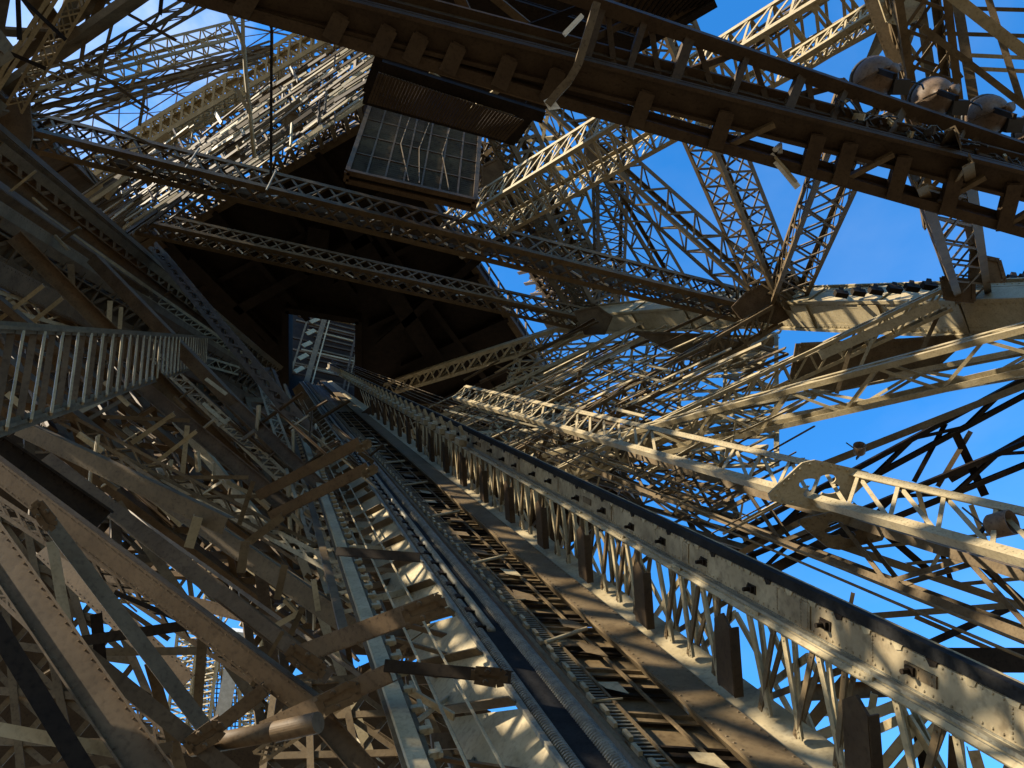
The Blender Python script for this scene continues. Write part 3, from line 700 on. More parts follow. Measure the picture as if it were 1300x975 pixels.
for k in range(100):
    s = -3 + k * .24; p = TU(964, 470, s) + nrm * .02; dn = (TU(961, 500, 0) - TU(961, 470, 0)); b = MB()
    b.plate([p - D * .03, p + D * .05, p + dn * .35 + D * .02, p + dn * .25 - D * .02], nrm, .01); b.build('cleat', PALE if k % 3 else DARK, dct)
bc = MB(); strip(bc, (689, 551), (622, 551), S0, S1, .02); up2 = D.cross(V((1, 0, 0))).normalized()
nl = (T(622, 551, 0) - T(689, 551, 0)).cross(D).normalized()
if nl.dot(CAM - T(650, 551, 0)) < 0: nl = -nl
for k in range(300):
    s = S0 + k * .09
    for ox in (684, 627): bc.rivet(T(ox, 551, s) + nl * .012, nl, .01)
bc.build('bottom_chord', IRON, trk)
strip(MB(), (622, 551), (640, 575), S0, S1, .02, .05).build('bottom_flange', IRON, trk); strip(MB(), (689, 551), (742, 538), S0, S1, .015, .12).build('bottom_flange', PALE, trk)
up_ = lambda s, q=0, bk=0: TU(955 - q, 552, s, bk); lo_ = lambda s, bk=0: T(715, 545, s, bk)
for bay in range(24):
    s = -3.2 + bay * 1.42
    for q, (f0, f1) in enumerate(((.12, .22), (.3, .17), (.33, .5), (.55, .46), (.62, .78), (.84, .7), (.2, .9), (.8, .3))):
        for bk in ((0.02, .35) if bay < 12 and q < 6 else (0.02 if q < 6 else .5,)):
            if bay * 8 + q > 98: continue
            sd_ = MB(); a_, b_ = up_(s + f0 * 1.42, 0, bk), lo_(s + f1 * 1.42, bk)
            sd_.bar(a_, b_, .045, .01, nrm); x_ = (b_ - a_).cross(nrm).normalized(); sd_.bar(a_ + x_ * .02 - nrm * .02, b_ + x_ * .02 - nrm * .02, .01, .04, nrm)
            for z in (.03, .08, .92, .97): sd_.rivet(a_.lerp(b_, z) + nrm * .006, nrm, .009)
            sd_.build('web_strut', PALE if q % 2 else IRON, trk)
    if bay < 18:
        c0 = s + 1.42 * 1.0; a_, b_ = up_(c0, 0, .0), lo_(c0, .0); W_ = (b_ - a_).length
        pts_ = [a_.lerp(b_, .12), a_.lerp(b_, .24) + D * .12, a_.lerp(b_, .98) + D * .13, a_.lerp(b_, .99) - D * .1, a_.lerp(b_, .24) - D * .09]
        gp_ = MB().plate([p + nrm * .06 for p in pts_], nrm, .02); gp_.bar(a_.lerp(b_, .24) - D * .09 + nrm * .03, b_ - D * .1 + nrm * .03, .014, .07, nrm); gp_.bar(a_.lerp(b_, .24) + D * .11 + nrm * .03, b_ + D * .12 + nrm * .03, .014, .07, nrm); gp_.build('stiffener', SHADE, trk)
lb = MB()
for k in range(34):
    s = -2.5 + k * .9
    lb.bar(TU(940, 560, s, .45), T(720, 556, s + .9, .75), .05, .02, nrm); lb.bar(T(720, 556, s, .75), TU(940, 560, s + .9, .45), .05, .02, nrm)
lb.build('rear_lacing', PALE, trk)

# track floor: dark sheets, sleepers, grating, small clips
fl = thing('track_floor', 'dark sheeted floor between the ropes and the right rail girder', 'track floor', T(530, 551, 0))
flo = MB()
for k in range(23):
    s = -3.2 + k * 2.0; strip(flo, (618, 556), (452, 556), s, s + 1.93, .02, .42)
flo.build('sheet', IRON, fl)
for k in range(62):
    s = -3 + k * .46 + random.uniform(-.05, .05); b = MB()
    p, q = T(620, 556, s, .3), T(455, 556, s + .12, .3); b.bar(p, q, .07, .03, nrm); b.bar(p - D * .03, q - D * .03, .012, .1, nrm); b.build('sleeper', DARK if k % 2 else IRON, fl)
for k in range(100):
    s = -2.6 + k * .2; b = MB(); p = T(492 + (k % 2) * 5, 553, s, .15); b.bar(p, p + D * .12, .035, .03, nrm)
    if k % 6 == 0: b.bar(p, T(540, 553, s + .05, .15), .012, .012, nrm)
    b.build('clip', PALE, fl)
b = MB(); strip(b, (486, 553), (492, 553), S0, S1, .02, .2); strip(b, (520, 553), (524, 553), S0, S1, .02, .22); strip(b, (575, 553), (580, 553), S0, S1, .02, .24)
b.build('edge_strip', IRON, fl)
b = MB()
for k in range(420):
    s = -3 + k * .055; b.bar(T(525, 553, s, .24), T(495, 553, s, .24), .006, .02, nrm)
b.build('grating', STEEL, fl)
for k in range(26):      # loose light plates bolted to the sleepers
    s = -2.4 + k * .85 + random.uniform(-.2, .2); o_x = random.uniform(555, 600); b = MB(); p = T(o_x, 553, s, .2); x_ = (T(600, 553, s, .2) - p).normalized()
    b.plate([p, T(o_x - random.uniform(25, 50), 553, s + .1, .2), T(o_x - 30, 553, s + random.uniform(.2, .45), .2), p + D * .22], nrm, .012); b.build('cover_plate', random.choice((IRON, PALE, IRON)), fl)
for k in range(7):
    s = -.4 + k * 2.6; b = MB().tube([T(500, 553, s, .1), T(600, 553, s + .35, .1)], .02, 8); b.build('floor_strut', PALE, fl)

# ropes, belt, tube
def rope(label, ox, oy, r, s0, s1):
    t = thing('wire_rope', label, 'rope', T(ox, oy, s0), 'ribbed ropes of the lift track')
    MB().tube([T(ox, oy, s0), T(ox, oy, s1)], r * .8, 10).build('core', BELT, t, True)
    x = D.cross(V((0, 0, 1))).normalized(); y = x.cross(D)
    hb = MB(); s = s0; pts = []; near = 17; pitch = .03
    while s < near:
        p = pitch * (1 + max(0, s) * .12)
        for k in range(10):
            th = 2 * math.pi * k / 10; q = T(ox, oy, s + p * k / 10); pts.append(q + (x * math.cos(th) + y * math.sin(th)) * r)
        s += p
    hb.tube(pts, r * .28, 5); hb.build('winding', ROPE, t, True)
    fb = MB(); s = near
    while s < s1:
        q = T(ox, oy, s); fb.tube([q, q + D * .12], r * 1.15, 8); s += .3
    fb.build('far_winding', ROPE, t)
    return t
rope('ribbed wire rope running up the left side of the black belt', 392, 551, .037, -3.2, 42)
rope('thicker ribbed wire rope running up the right side of the black belt', 449, 551, .05, -3.2, 42)
b = MB(); strip(b, (400, 549), (440, 549), S0, 42, .03, .02); tag(b.build('rubber_belt', BELT), 'smooth blue black belt between the two ribbed ropes', 'belt')
tb = thing('guide_tube', 'shiny grey tube above the black belt higher up the track', 'tube', T(411, 549, 2.3))
MB().tube([T(414, 546, 2.35), T(414, 546, 42)], .036, 14).build('tube', STEEL, tb, True)
for k in range(46):
    s = 2.4 + k * .42; p = T(396, 546, s, -.02); b = MB(); b.bar(p, p + D * .1, .05, .05, nrm); b.bar(p + D * .04, T(412, 546, s + .04, -.02), .02, .02, nrm); b.build('clamp', DARK, tb)
# carrier beam left of the ropes
cb = thing('rope_beam', 'pale plate beam carrying the ropes with its sunlit side open to the left', 'beam', T(370, 551, 0))
mb = MB(); strip(mb, (470, 551), (478, 551), S0, 42, .05, .05); mb.build('right_lip', IRON, cb)
mb = MB(); strip(mb, (372, 551), (380, 551), S0, 42, .05); mb.build('left_lip', STEEL, cb)
a0 = lambda s: T(373, 551, s, .03); a1 = lambda s: T(262, 556, s, .75)
npl = (a1(0) - a0(0)).cross(D).normalized()
for k in range(22):
    s = -3.1 + k * 2.0
    q = [a0(s), a0(s + 1.92), a1(s + 1.92), a1(s)]
    MB().plate(q, npl, .02).build('side_plate', PALE, cb)
    for z in (0, .95):
        b = MB(); p, r_ = a0(s + z), a1(s + z); nn = npl if npl.dot(CAM - p) > 0 else -npl
        b.bar(p + nn * .05, r_ + nn * .05, .012, .1, nn)
        for i in range(7): b.rivet(p.lerp(r_, (i + .5) / 7) + nn * .012 + D * .04, nn, .013)
        b.build('rib', IRON, cb)
# guide column farther left
gc = thing('guide_rail', 'pale straight guide rail rising left of the ropes to the dark platform', 'rail', T(195, 551, 0))
mb = MB(); strip(mb, (206, 551), (180, 551), S0, 40, .05); mb.build('face', PALE, gc)
mb = MB(); strip(mb, (206, 551), (214, 553), S0, 40, .04, .12); strip(mb, (180, 551), (172, 553), S0, 40, .04, .1); mb.build('side', IRON, gc)
for k in range(60):
    s = -2.8 + k * .33; b = MB(); b.bar(T(212, 552, s, .06), T(228, 552, s + .03, .06), .05, .04, nrm); b.bar(T(228, 552, s, .06), T(228, 552, s + .15, .06), .03, .03, nrm); b.build('clip', PALE, gc)
gc2 = thing('guide_rail', 'second shorter pale rail just left of the long guide rail', 'rail', T(140, 551, 2))
mb = MB(); strip(mb, (150, 545), (132, 545), 2.2, 30, .04, .3); mb.build('face', IRON, gc2)
for k in range(30):
    s = 2.4 + k * .6; b = MB(); b.bar(T(150, 545, s, .3), T(185, 551, s + .1, .12), .04, .02, nrm); b.build('tie', PALE, gc2)
# struts between guide rail and rope beam
fr = thing('track_bracing', 'web of slim struts between the pale guide rail and the rope beam', 'bracing', T(240, 551, 0))
for k in range(48):
    s = -2.6 + k * .55; b = MB(); bk = random.uniform(.2, .9)
    b.bar(T(215, 552, s, bk * .5), T(random.uniform(270, 340), 553, s + random.uniform(-.6, .9), bk), random.choice((.035, .05, .07)), .02, nrm)
    b.bar(T(235, 552, s + .2, bk * .8), T(235, 552, s + 1.1, bk), .03, .02, nrm) if k % 3 == 0 else None
    b.build('strut', random.choice((IRON, PALE, WARM)), fr)
for k in range(20):
    s = -2 + k * 1.2; b = MB(); b.bar(T(222, 552, s, .9), T(330, 553, s + .1, 1.1), .12, .03, nrm); b.build('plate', WARM, fr)
b = MB(); b.tube([T(255, 551, S0, .1), T(262, 551, 30, .1)], .012, 6); b.tube([T(300, 551, S0, .15), T(300, 551, 30, .15)], .012, 6); tag(b.build('hand_line', PALE), 'pair of thin lines strung through the struts left of the rope beam', 'cable')
# two thin cables strung right of the track
for lab, oy in (('upper of two thin straight cables strung right of the track', 392), ('lower of two thin straight cables strung right of the track', 411)):
    tag(MB().tube([TU(961, oy, S0), TU(961, oy, 40)], .009, 8).build('stay_cable', IRON, smooth=True), lab, 'cable')
for lab, oy in (('faint far cable high over the track girder', 350), ('fainter far cable higher over the track girder', 368)):
    tag(MB().tube([T(961, oy, 4), T(961, oy, 40)], .012, 6).build('stay_cable', IRON, smooth=True), lab, 'cable')
# sheaves and clamps along the top of the girder, in the sun
for k in range(30):
    s = 9 + k * .8; p = TU(955, 500, s) + nrm * .1; b = MB()
    b.tube([p, p + nrm * .08], .1, 10); b.bar(p - D * .15 + nrm * .1, p + D * .2 + nrm * .1, .1, .08, nrm); b.bar(p, p + (TU(961, 440, 0) - TU(961, 500, 0)) * 1.2 + nrm * .1, .05, .05, nrm)
    tag(b.build('rope_sheave', PALE), 'small sunlit rope sheave on top of the far end of the right rail girder', 'sheave', 'rope sheaves of the right rail girder')

# ================================================================ NEAR WALKWAY AT THE TOP
wk = thing('maintenance_walkway', 'dark maintenance walkway crossing the top of the picture down to the right edge', 'walkway', H(800, 100, 10))
up = V((0, 0, 1))
def hl(x, y, h): return H(x, y, h)
A_ = (hl(190, -20, 10), hl(1390, 258, 10))          # deck middle
ax = (A_[1] - A_[0]).normalized(); sd2 = ax.cross(up).normalized()
def wline(x0, y0, x1, y1, h0, h1=None): return hl(x0, y0, h0), hl(x1, y1, h1 or h0)
lw_ = wline(200, -18, 1400, 321, 10)
tp_ = wline(700, -14, 1400, 224, 10.6)
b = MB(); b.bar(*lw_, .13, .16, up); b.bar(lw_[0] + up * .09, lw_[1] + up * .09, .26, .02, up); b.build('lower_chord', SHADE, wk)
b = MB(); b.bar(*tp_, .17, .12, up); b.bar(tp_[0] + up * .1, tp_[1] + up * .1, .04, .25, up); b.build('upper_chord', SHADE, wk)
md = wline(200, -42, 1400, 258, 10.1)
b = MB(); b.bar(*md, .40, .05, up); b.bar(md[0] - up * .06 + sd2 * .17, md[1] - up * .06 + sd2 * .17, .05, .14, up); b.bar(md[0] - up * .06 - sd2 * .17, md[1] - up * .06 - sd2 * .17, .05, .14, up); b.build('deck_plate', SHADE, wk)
md2 = wline(200, -75, 1400, 238, 10.4)
b = MB(); b.bar(*md2, .3, .06, up); b.bar(md2[0] - up * .08, md2[1] - up * .08, .1, .12, up); b.tube([md2[0] + sd2 * .12, md2[1] + sd2 * .12], .02, 6); b.tube([md2[0] - sd2 * .1, md2[1] - sd2 * .1], .025, 6); b.build('conduit', SHADE, wk)
def on(l, x):            # point of a line above picture column x
    lo, hi = 0, 1
    for _ in range(40):
        m_ = (lo + hi) / 2
        if pix(l[0].lerp(l[1], m_))[0] < x: lo = m_
        else: hi = m_
    return l[0].lerp(l[1], lo)
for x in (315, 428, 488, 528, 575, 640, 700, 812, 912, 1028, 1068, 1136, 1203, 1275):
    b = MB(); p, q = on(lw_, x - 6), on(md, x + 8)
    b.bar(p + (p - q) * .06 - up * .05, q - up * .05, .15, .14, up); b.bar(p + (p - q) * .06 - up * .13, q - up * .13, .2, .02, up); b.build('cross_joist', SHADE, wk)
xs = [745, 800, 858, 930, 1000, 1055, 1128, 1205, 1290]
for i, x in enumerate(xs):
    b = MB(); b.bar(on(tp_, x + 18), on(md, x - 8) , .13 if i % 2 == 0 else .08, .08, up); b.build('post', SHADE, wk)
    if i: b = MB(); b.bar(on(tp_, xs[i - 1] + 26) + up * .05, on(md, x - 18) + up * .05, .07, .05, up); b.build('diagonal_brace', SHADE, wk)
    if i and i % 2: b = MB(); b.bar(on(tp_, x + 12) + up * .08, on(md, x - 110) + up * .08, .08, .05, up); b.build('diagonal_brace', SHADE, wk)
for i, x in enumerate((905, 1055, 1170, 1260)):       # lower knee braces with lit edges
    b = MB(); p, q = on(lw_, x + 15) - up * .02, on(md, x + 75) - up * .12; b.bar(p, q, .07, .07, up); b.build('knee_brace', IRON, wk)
b = MB()
for k in range(150):
    p = on(tp_, 1110 + k * 1.3) ; p = p.lerp(on(md, 1110 + k * 1.3), .62); b.bar(p, p + (on(md, 1200) - on(tp_, 1200)) * .12, .012, .05, ax)
b.build('step_grating', GRATE, wk)
b = MB()
for i in range(5):
    pts_ = []
    for k in range(30):
        p = on(tp_, 1060 + k * 8).lerp(on(md, 1060 + k * 8), .35 + .06 * i) ; pts_.append(p + up * (.1 * math.sin(k * 1.3 + i * 2)) + sd2 * .08 * math.sin(k * .9 + i))
    b.tube(pts_, .012, 5)
b.build('wiring', BLACK, wk)
for k in range(16):
    x = 1070 + k * 14 + random.uniform(-4, 4); p = on(tp_, x).lerp(on(md, x), random.uniform(.3, .75)); b = MB()
    b.bar(p, p + V((random.uniform(-.1, .1), random.uniform(-.15, .15), random.uniform(-.25, .05))), random.uniform(.04, .1), .03, V((1, .2, 0))); b.build('fixing', random.choice((PALE, SHADE, SHADE)), wk)

# projectors
def projector(label, x, y, d, r, m, spin=0):
    c = P(x, y, d); t = thing('projector', label, 'projector', c, 'projectors on the walkway')
    axl = (V((.25, .55, .8))).normalized()
    X = axl.orthogonal().normalized(); Y = axl.cross(X)
    ring = lambda h, rr: [c + axl * h + (X * math.cos(a) + Y * math.sin(a)) * rr for a in [2 * math.pi * k / 28 for k in range(28)]]
    mb = MB(); prof = [(-.98, .10), (-.92, .42), (-.75, .68), (-.5, .86), (-.2, .97), (.1, 1.0), (.35, 1.0)]
    for h, rr in prof: mb.v += ring(h * r, rr * r)
    for i in range(len(prof) - 1):
        for k in range(28): mb.f.append((i*28 + k, i*28 + (k+1) % 28, (i+1)*28 + (k+1) % 28, (i+1)*28 + k))
    mb.f.append(tuple(range(28))); mb.build('housing', m, t, True)
    rb = MB(); pts_ = ring(.42 * r, 1.06 * r); rb.tube(pts_ + [pts_[0]], r * .1, 8); rb.build('rim', BLACK, t, True)
    MB().plate(ring(.4 * r, 1.0 * r), axl, .02).build('lens', GLASS, t)
    s = X; q = V((0, 0, 1)).cross(axl).normalized()
    yk = MB(); pts_ = [c + q * (r * 1.12 * math.cos(a)) - axl * (r * 1.2 * math.sin(a)) for a in [math.pi * k / 12 for k in range(13)]]
    for i in range(12): yk.bar(pts_[i], pts_[i + 1], .05, .02, axl.cross(q))
    yk.build('yoke', m, t)
    MB().tube([c - q * r * .9, c - q * r * 1.25], r * .2, 12).build('pivot', m, t, True)
    MB().tube([c + V((r * .35, -r * .5, -r * .72)), c + V((r * .45, -r * .8, -r * .95))], r * .26, 14).build('pivot', m, t, True)
    bx = MB(); p = c + V((r * .95, .05, -r * .75)); bx.bar(p - V((.11, 0, .02)), p + V((.11, 0, -.02)), .2, .16, V((0, .3, 1))); bx.build('ballast_box', BLACK, t)
    cb_ = MB(); cb_.tube([p, p + V((.12, 0, .14)), p + V((.26, 0, .16)), p + V((.34, 0, .05)), p + V((.3, 0, -.1))], .014, 6); cb_.build('lead', BLACK, t, True)
    lg = MB(); lg.bar(c - axl * r * 1.15, c - axl * r * 1.2 - V((0, .1, .5)), .07, .05, V((1, 0, 0))); lg.build('bracket', DARK, t)
projector('brown round projector catching the sun, first of the row on the walkway', 1111, 98, 11.4, .28, CASE)
projector('dark round projector in the middle of the row on the walkway', 1185, 124, 11.6, .28, CASE)
projector('dark round projector near the right edge, third on the walkway', 1254, 146, 11.8, .28, CASE)
projector('dark round projector cut off by the right edge of the picture', 1318, 168, 12.0, .28, CASE)
# white floodlight under the walkway
fw = thing('floodlight', 'small white bar floodlight hanging below the walkway against the sky', 'floodlight', P(992, 205, 10.6))
MB().bar(P(978, 196, 10.6), P(1013, 238, 10.6), .075, .1, V((0, 0, 1))).build('housing', WHITE, fw)
MB().bar(P(984, 199, 10.55), P(1011, 231, 10.55), .03, .1, V((0, 0, 1))).build('tube', PALE, fw)
MB().tube([P(984, 190, 10.5), P(990, 184, 10.6), P(990, 195, 10.6)], .035, 8).build('bracket', WHITE, fw)

# can light at the right edge
def can(label, x, y, d, r, L, dirv):
    c = P(x, y, d); t = thing('can_light', label, 'spotlight', c); dv = dirv.normalized()
    X = dv.orthogonal().normalized(); Y = dv.cross(X); mb = MB()
    prof = [(-L, .35), (-L * .85, .8), (-L * .7, .95), (L * .5, 1.0), (L * .5, .9), (-L * .2, .85)]
    for h, rr in prof: mb.v += [c + dv * h + (X * math.cos(a) + Y * math.sin(a)) * rr * r for a in [2 * math.pi * k / 24 for k in range(24)]]
    for i in range(len(prof) - 1):
        for k in range(24): mb.f.append((i*24 + k, i*24 + (k+1) % 24, (i+1)*24 + (k+1) % 24, (i+1)*24 + k))
    mb.f.append(tuple(range(24))); mb.f.append(tuple(range(120, 144))); mb.build('housing', CASE, t, True)
    MB().bar(c - X * r * 1.1 - dv * L * .3, c - X * r * 1.1 - dv * L * 1.2, .06, .02, Y).build('yoke', DARK, t)
    MB().bar(c - X * r * 1.1 - dv * L * 1.2, c + X * r * 1.0 - dv * L * 1.2, .06, .02, Y).build('yoke', DARK, t)
    MB().tube([c - dv * L, c - dv * L * 1.3 + V((0, 0, .15)), c - dv * L + V((-.15, 0, .3))], .012, 6).build('lead', BLACK, t)
can('brown can spotlight pointing down at the right edge below the cream girder', 1274, 665, 9.0, .14, .19, V((.5, -.75, -.35)))
can('tiny round spotlight on the bar above the quatrefoil plate', 1091, 569, 15, .11, .14, V((-.2, -.9, .1)))
can('tiny spotlight hanging between the shaded girders left of the right edge', 1148, 672, 13.4, .1, .16, V((.4, -.7, -.3)))

# ================================================================ CABIN AND GANTRY AT THE TOP CENTRE
cq0, cq1 = H(441, 218, 20), H(603, 255, 20)
cx = (cq1 - cq0).normalized(); cyv = V((-cx.y, cx.x, 0)); Wc = (cq1 - cq0).length; Hc, Dc = 4.6, .25
cab = thing('glazed_cabin', 'hanging cabin with a grid of brown panes under the dark gantry', 'cabin', cq0)
cp_ = lambda x, y, z: cq0 + cx * x * Wc + cyv * y * Dc + V((0, 0, z * Hc))
fm = MB()
for x in (0, 1):
    for y in (0, 1): fm.bar(cp_(x, y, 0), cp_(x, y, 1), .12, .12, cx)
for z in (0, 1):
    for y in (0, 1): fm.bar(cp_(0, y, z), cp_(1, y, z), .14, .12, up)
    for x in (0, 1): fm.bar(cp_(x, 0, z), cp_(x, 1, z), .14, .12, up)
fm.build('frame', WARM, cab)
MB().plate([cp_(0, 0, .01), cp_(1, 0, .01), cp_(1, 1, .01), cp_(0, 1, .01)], up, .04).build('floor_panel', DARK, cab)
MB().plate([cp_(0, .98, 0), cp_(1, .98, 0), cp_(1, .98, 1), cp_(0, .98, 1)], cyv, .04).build('rear_wall', DARK, cab)
for i in range(7):
    for j in range(4):
        MB().plate([cp_((i + .06) / 7, .01, (j + .05) / 4), cp_((i + .94) / 7, .01, (j + .05) / 4), cp_((i + .94) / 7, .01, (j + .95) / 4), cp_((i + .06) / 7, .01, (j + .95) / 4)], cyv, .02).build('pane', GLASS, cab)
b = MB()
for i in range(1, 7): b.bar(cp_(i / 7, -.01, 0), cp_(i / 7, -.01, 1), .05, .05, cyv)
for i in range(1, 42): b.bar(cp_(i / 42, -.005, 0), cp_(i / 42, -.005, 1), .012, .012, cyv)
for i in range(1, 40): b.bar(cp_(0, -.006, i / 40), cp_(1, -.006, i / 40), .012, .012, cyv)
for j in range(1, 4): b.bar(cp_(0, -.02, j / 4), cp_(1, -.02, j / 4), .04, .05, cyv)
b.build('glazing_bar', WARM, cab)
for k in range(60):
    z = k / 60; b = None
b = MB()
for k in range(34): b.bar(cp_(0, -.03, .62 + k * .011), cp_(.5, -.03, .60 + k * .011), .012, .012, cyv)
b.build('louvre', IRON, cab)
b = MB()
for k in range(3):
    x = .35 + .2 * k + random.uniform(-.02, .02); b.tube([cp_(x, -.06, .98), cp_(x + random.uniform(-.05, .08), -.1, .5), cp_(x + random.uniform(-.05, .12), -.08, .05)], .018, 5)
b.build('hanging_cable', IRON, cab)
GB = 'gantry beams above the cabin'
for lab, a, b_, wd, tt, m_ in [
    ('lowest dark gantry beam just above the cabin', (462, 122, 'h', 19.6), (655, 176, 'h', 19.6), 16, 10, DARK),
    ('second dark gantry beam above the cabin', (484, 84, 'h', 17), (690, 148, 'h', 17), 15, 10, DARK),
    ('third brown gantry beam above the cabin', (478, 62, 'h', 15), (700, 128, 'h', 15), 14, 10, WARM),
    ('broad brown gantry beam behind the walkway joists', (400, -8, 'h', 13), (760, 118, 'h', 13), 32, 12, WARM),
    ('broad dark gantry beam touching the top edge', (470, -40, 'h', 12), (800, 62, 'h', 12), 34, 12, DARK),
    ('dark cross piece of the gantry at its left end', (470, 118, 'h', 18), (505, 20, 'h', 18), 20, 10, DARK),
    ('dark cross piece of the gantry in the middle', (555, 140, 'h', 18.6), (578, 40, 'h', 18.6), 22, 10, DARK),
    ('dark cross piece of the gantry at its right end', (648, 175, 'h', 18.6), (706, 90, 'h', 18.6), 20, 10, DARK),
    ('pale diagonal inside the gantry, left', (545, 92, 'h', 18.4), (596, 130, 'h', 18.4), 7, 5, PALE),
    ('pale diagonal inside the gantry, right', (596, 142, 'h', 18.4), (640, 108, 'h', 18.4), 7, 5, PALE),
    ('dark slanting bar in the top centre behind the walkway', (580, -10, 'h', 11), (610, 55, 'h', 11), 14, 8, WARM),
    ('pale slanting bar in the top centre behind the walkway', (625, -5, 'h', 11.5), (680, 40, 'h', 11.5), 10, 6, IRON),
    ('thin dark bar in the top centre crossing the slanting ones', (640, 46, 'h', 11), (740, 8, 'h', 11), 8, 5, DARK)]:
    beam(lab, a, b_, wd, tt, m=m_, kind='B', riv=1, ref='up', group=GB)
def sheet(label, name, pts, h, m, rib_m, dirv, n):
    ps = [H(x, y, h) for x, y in pts]; t = thing(name, label, 'sheet', ps[0])
    MB().plate(ps, up, .05).build('plank', m, t)
    return t
s1 = sheet('corrugated light sheet between the gantry beams', 'corrugated_sheet', [(480, 90), (664, 150), (640, 172), (470, 124)], 19.9, IRON, None, None, 0)
b = MB()
for k in range(46):
    p, q = H(482 + 182 * k / 45, 92 + 60 * k / 45, 16.8), H(468 + 172 * k / 45, 130 + 48 * k / 45, 16.8); b.bar(p, q, .05, .06, up)
b.build('corrugation', SHADE, s1)
s2 = sheet('brown boarded underside of a landing at the top edge right of centre', 'landing_underside', [(745, -30), (930, -30), (905, 2), (868, 22), (798, 66), (768, 52)], 13.5, WARM, None, None, 0)
b = MB()
for k in range(16):
    p, q = H(760 + k * 9, 58 - k * 3.6, 13.42), H(800 + k * 10, -20 - k * 1.5, 13.42); b.bar(p, q, .025, .05, up)
b.build('board_joint', DARK, s2)
b = MB(); b.bar(H(798, 67, 13.4), H(908, 3, 13.4), .1, .2, up); b.build('edge_beam', DARK, s2)
s3 = sheet('dark soffit sheet over the gantry at the top centre', 'soffit_sheet', [(440, -30), (745, -30), (755, 30), (720, 120), (690, 140), (488, 84)], 20.5, DARK, None, None, 0)
hk = thing('pipe_hook', 'sunlit bent pipe bracket hanging at the end of the gantry', 'pipe', H(755, 10, 11))
b = MB()
pts_ = [(757, 5), (750, 30), (740, 62), (733, 84), (722, 103), (708, 118), (695, 134)]
for i in range(len(pts_) - 1): b.bar(P(*pts_[i], 9.6), P(*pts_[i + 1], 9.6), .11, .09, V((-.6, -.5, .3)))
b.build('bent_arm', IRON, hk)
MB().plate([P(690, 128, 9.58), P(700, 122, 9.58), P(712, 138, 9.58), P(697, 140, 9.58)], (CAM - P(700, 130, 9.6)).normalized(), .03).build('foot', WHITE, hk)
wb = MB().bar(P(739, 20, 9.3), P(716, 44, 9.3), .06, .05, V((-.6, -.5, .3))); tag(wb.build('white_bracket', WHITE), 'short white bracket beside the bent pipe bracket', 'bracket')
bb = MB()
for p, q in (((488, 40), (500, 62)), ((500, 62), (520, 60)), ((520, 60), (521, 45))): bb.bar(P(*p, 10.2), P(*q, 10.2), .07, .05, V((-.6, -.5, .3)))
tag(bb.build('stirrup', PALE), 'pale stirrup hanging at the left end of the gantry', 'bracket')

# ================================================================ LEFT SIDE
# --- brown chords packed along the left rib
LG = 'brown plate beams running along the left rib'
for lab, a, b_, wd, tt, kd, m_, rl_ in [
    ('topmost brown plate beam along the left rib', (-20, 165, 18), (340, 462, 40), 26, 20, 'U', WARM, 15),
    ('second brown plate beam along the left rib', (-20, 205, 17), (338, 470, 40), 18, 20, 'I', WARM, 0),
    ('third brown plate beam along the left rib', (-20, 238, 16), (335, 476, 39), 22, 18, 'L', WARM, 20),
    ('fourth brown plate beam along the left rib with a pale edge', (-20, 262, 15), (334, 482, 38), 18, 18, 'L', IRON, -25),
    ('fifth brown plate beam along the left rib above the ladder wedge', (-20, 300, 15), (338, 500, 36), 24, 20, 'I', WARM, 10),
    ('sixth brown plate beam along the left rib', (-20, 340, 14), (340, 520, 34), 22, 20, 'U', WARM, -10),
    ('thick brown beam dropping behind the tip of the ladder wedge', (18, 300, 13), (360, 642, 15), 20, 14, 'I', WARM, 0),
    ('thick brown beam with a pale edge rising beside the dark platform', (120, 330, 18), (420, 640, 16), 16, 14, 'L', WARM, 15)]:
    beam(lab, a, b_, wd, tt, m=m_, kind=kd, roll=rl_, group=LG)
g_('lattice girder lying over the brown left rib, upper', (-30, 190, 18), (345, 470, 41), 34, 26, 30, 'X', ch=8, lc=4, m=IRON, group='lattice girders of the left face')
g_('lattice girder lying over the brown left rib, lower', (-30, 290, 15), (345, 500, 36), 34, 26, 26, 'N', ch=8, lc=4, m=WARM, group='lattice girders of the left face')
g_('lattice girder beside the dark platform edge, steepest of the left face', (200, 318, 'LI', .5), (400, 560, 'LI', .5), 24, 16, 20, 'X', ch=5, lc=3, ref='LI', m=WARM, group='lattice girders of the left face')
panel('dense lattice wall behind the brown beams above the ladder wedge', (-30, 260, 24), (150, 290, 34), (350, 480, 40), (-30, 430, 24), 9, 6, .3, .2, m=WARM)
panel('dense lattice wall behind the brown beams below the ladder wedge', (-30, 430, 20), (345, 470, 38), (430, 700, 20), (-30, 720, 14), 10, 7, .24, .16, m=IRON)
panel('farther dark lattice wall filling the left side low down', (-40, 600, 28), (430, 560, 34), (470, 740, 24), (-40, 720, 22), 9, 6, .3, .2, m=WARM)
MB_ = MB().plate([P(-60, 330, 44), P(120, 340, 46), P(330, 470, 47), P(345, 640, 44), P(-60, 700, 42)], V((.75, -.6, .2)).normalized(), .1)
tag(MB_.build('screen_wall', DARK), 'dark boarded screen closing the far side of the left face', 'wall')

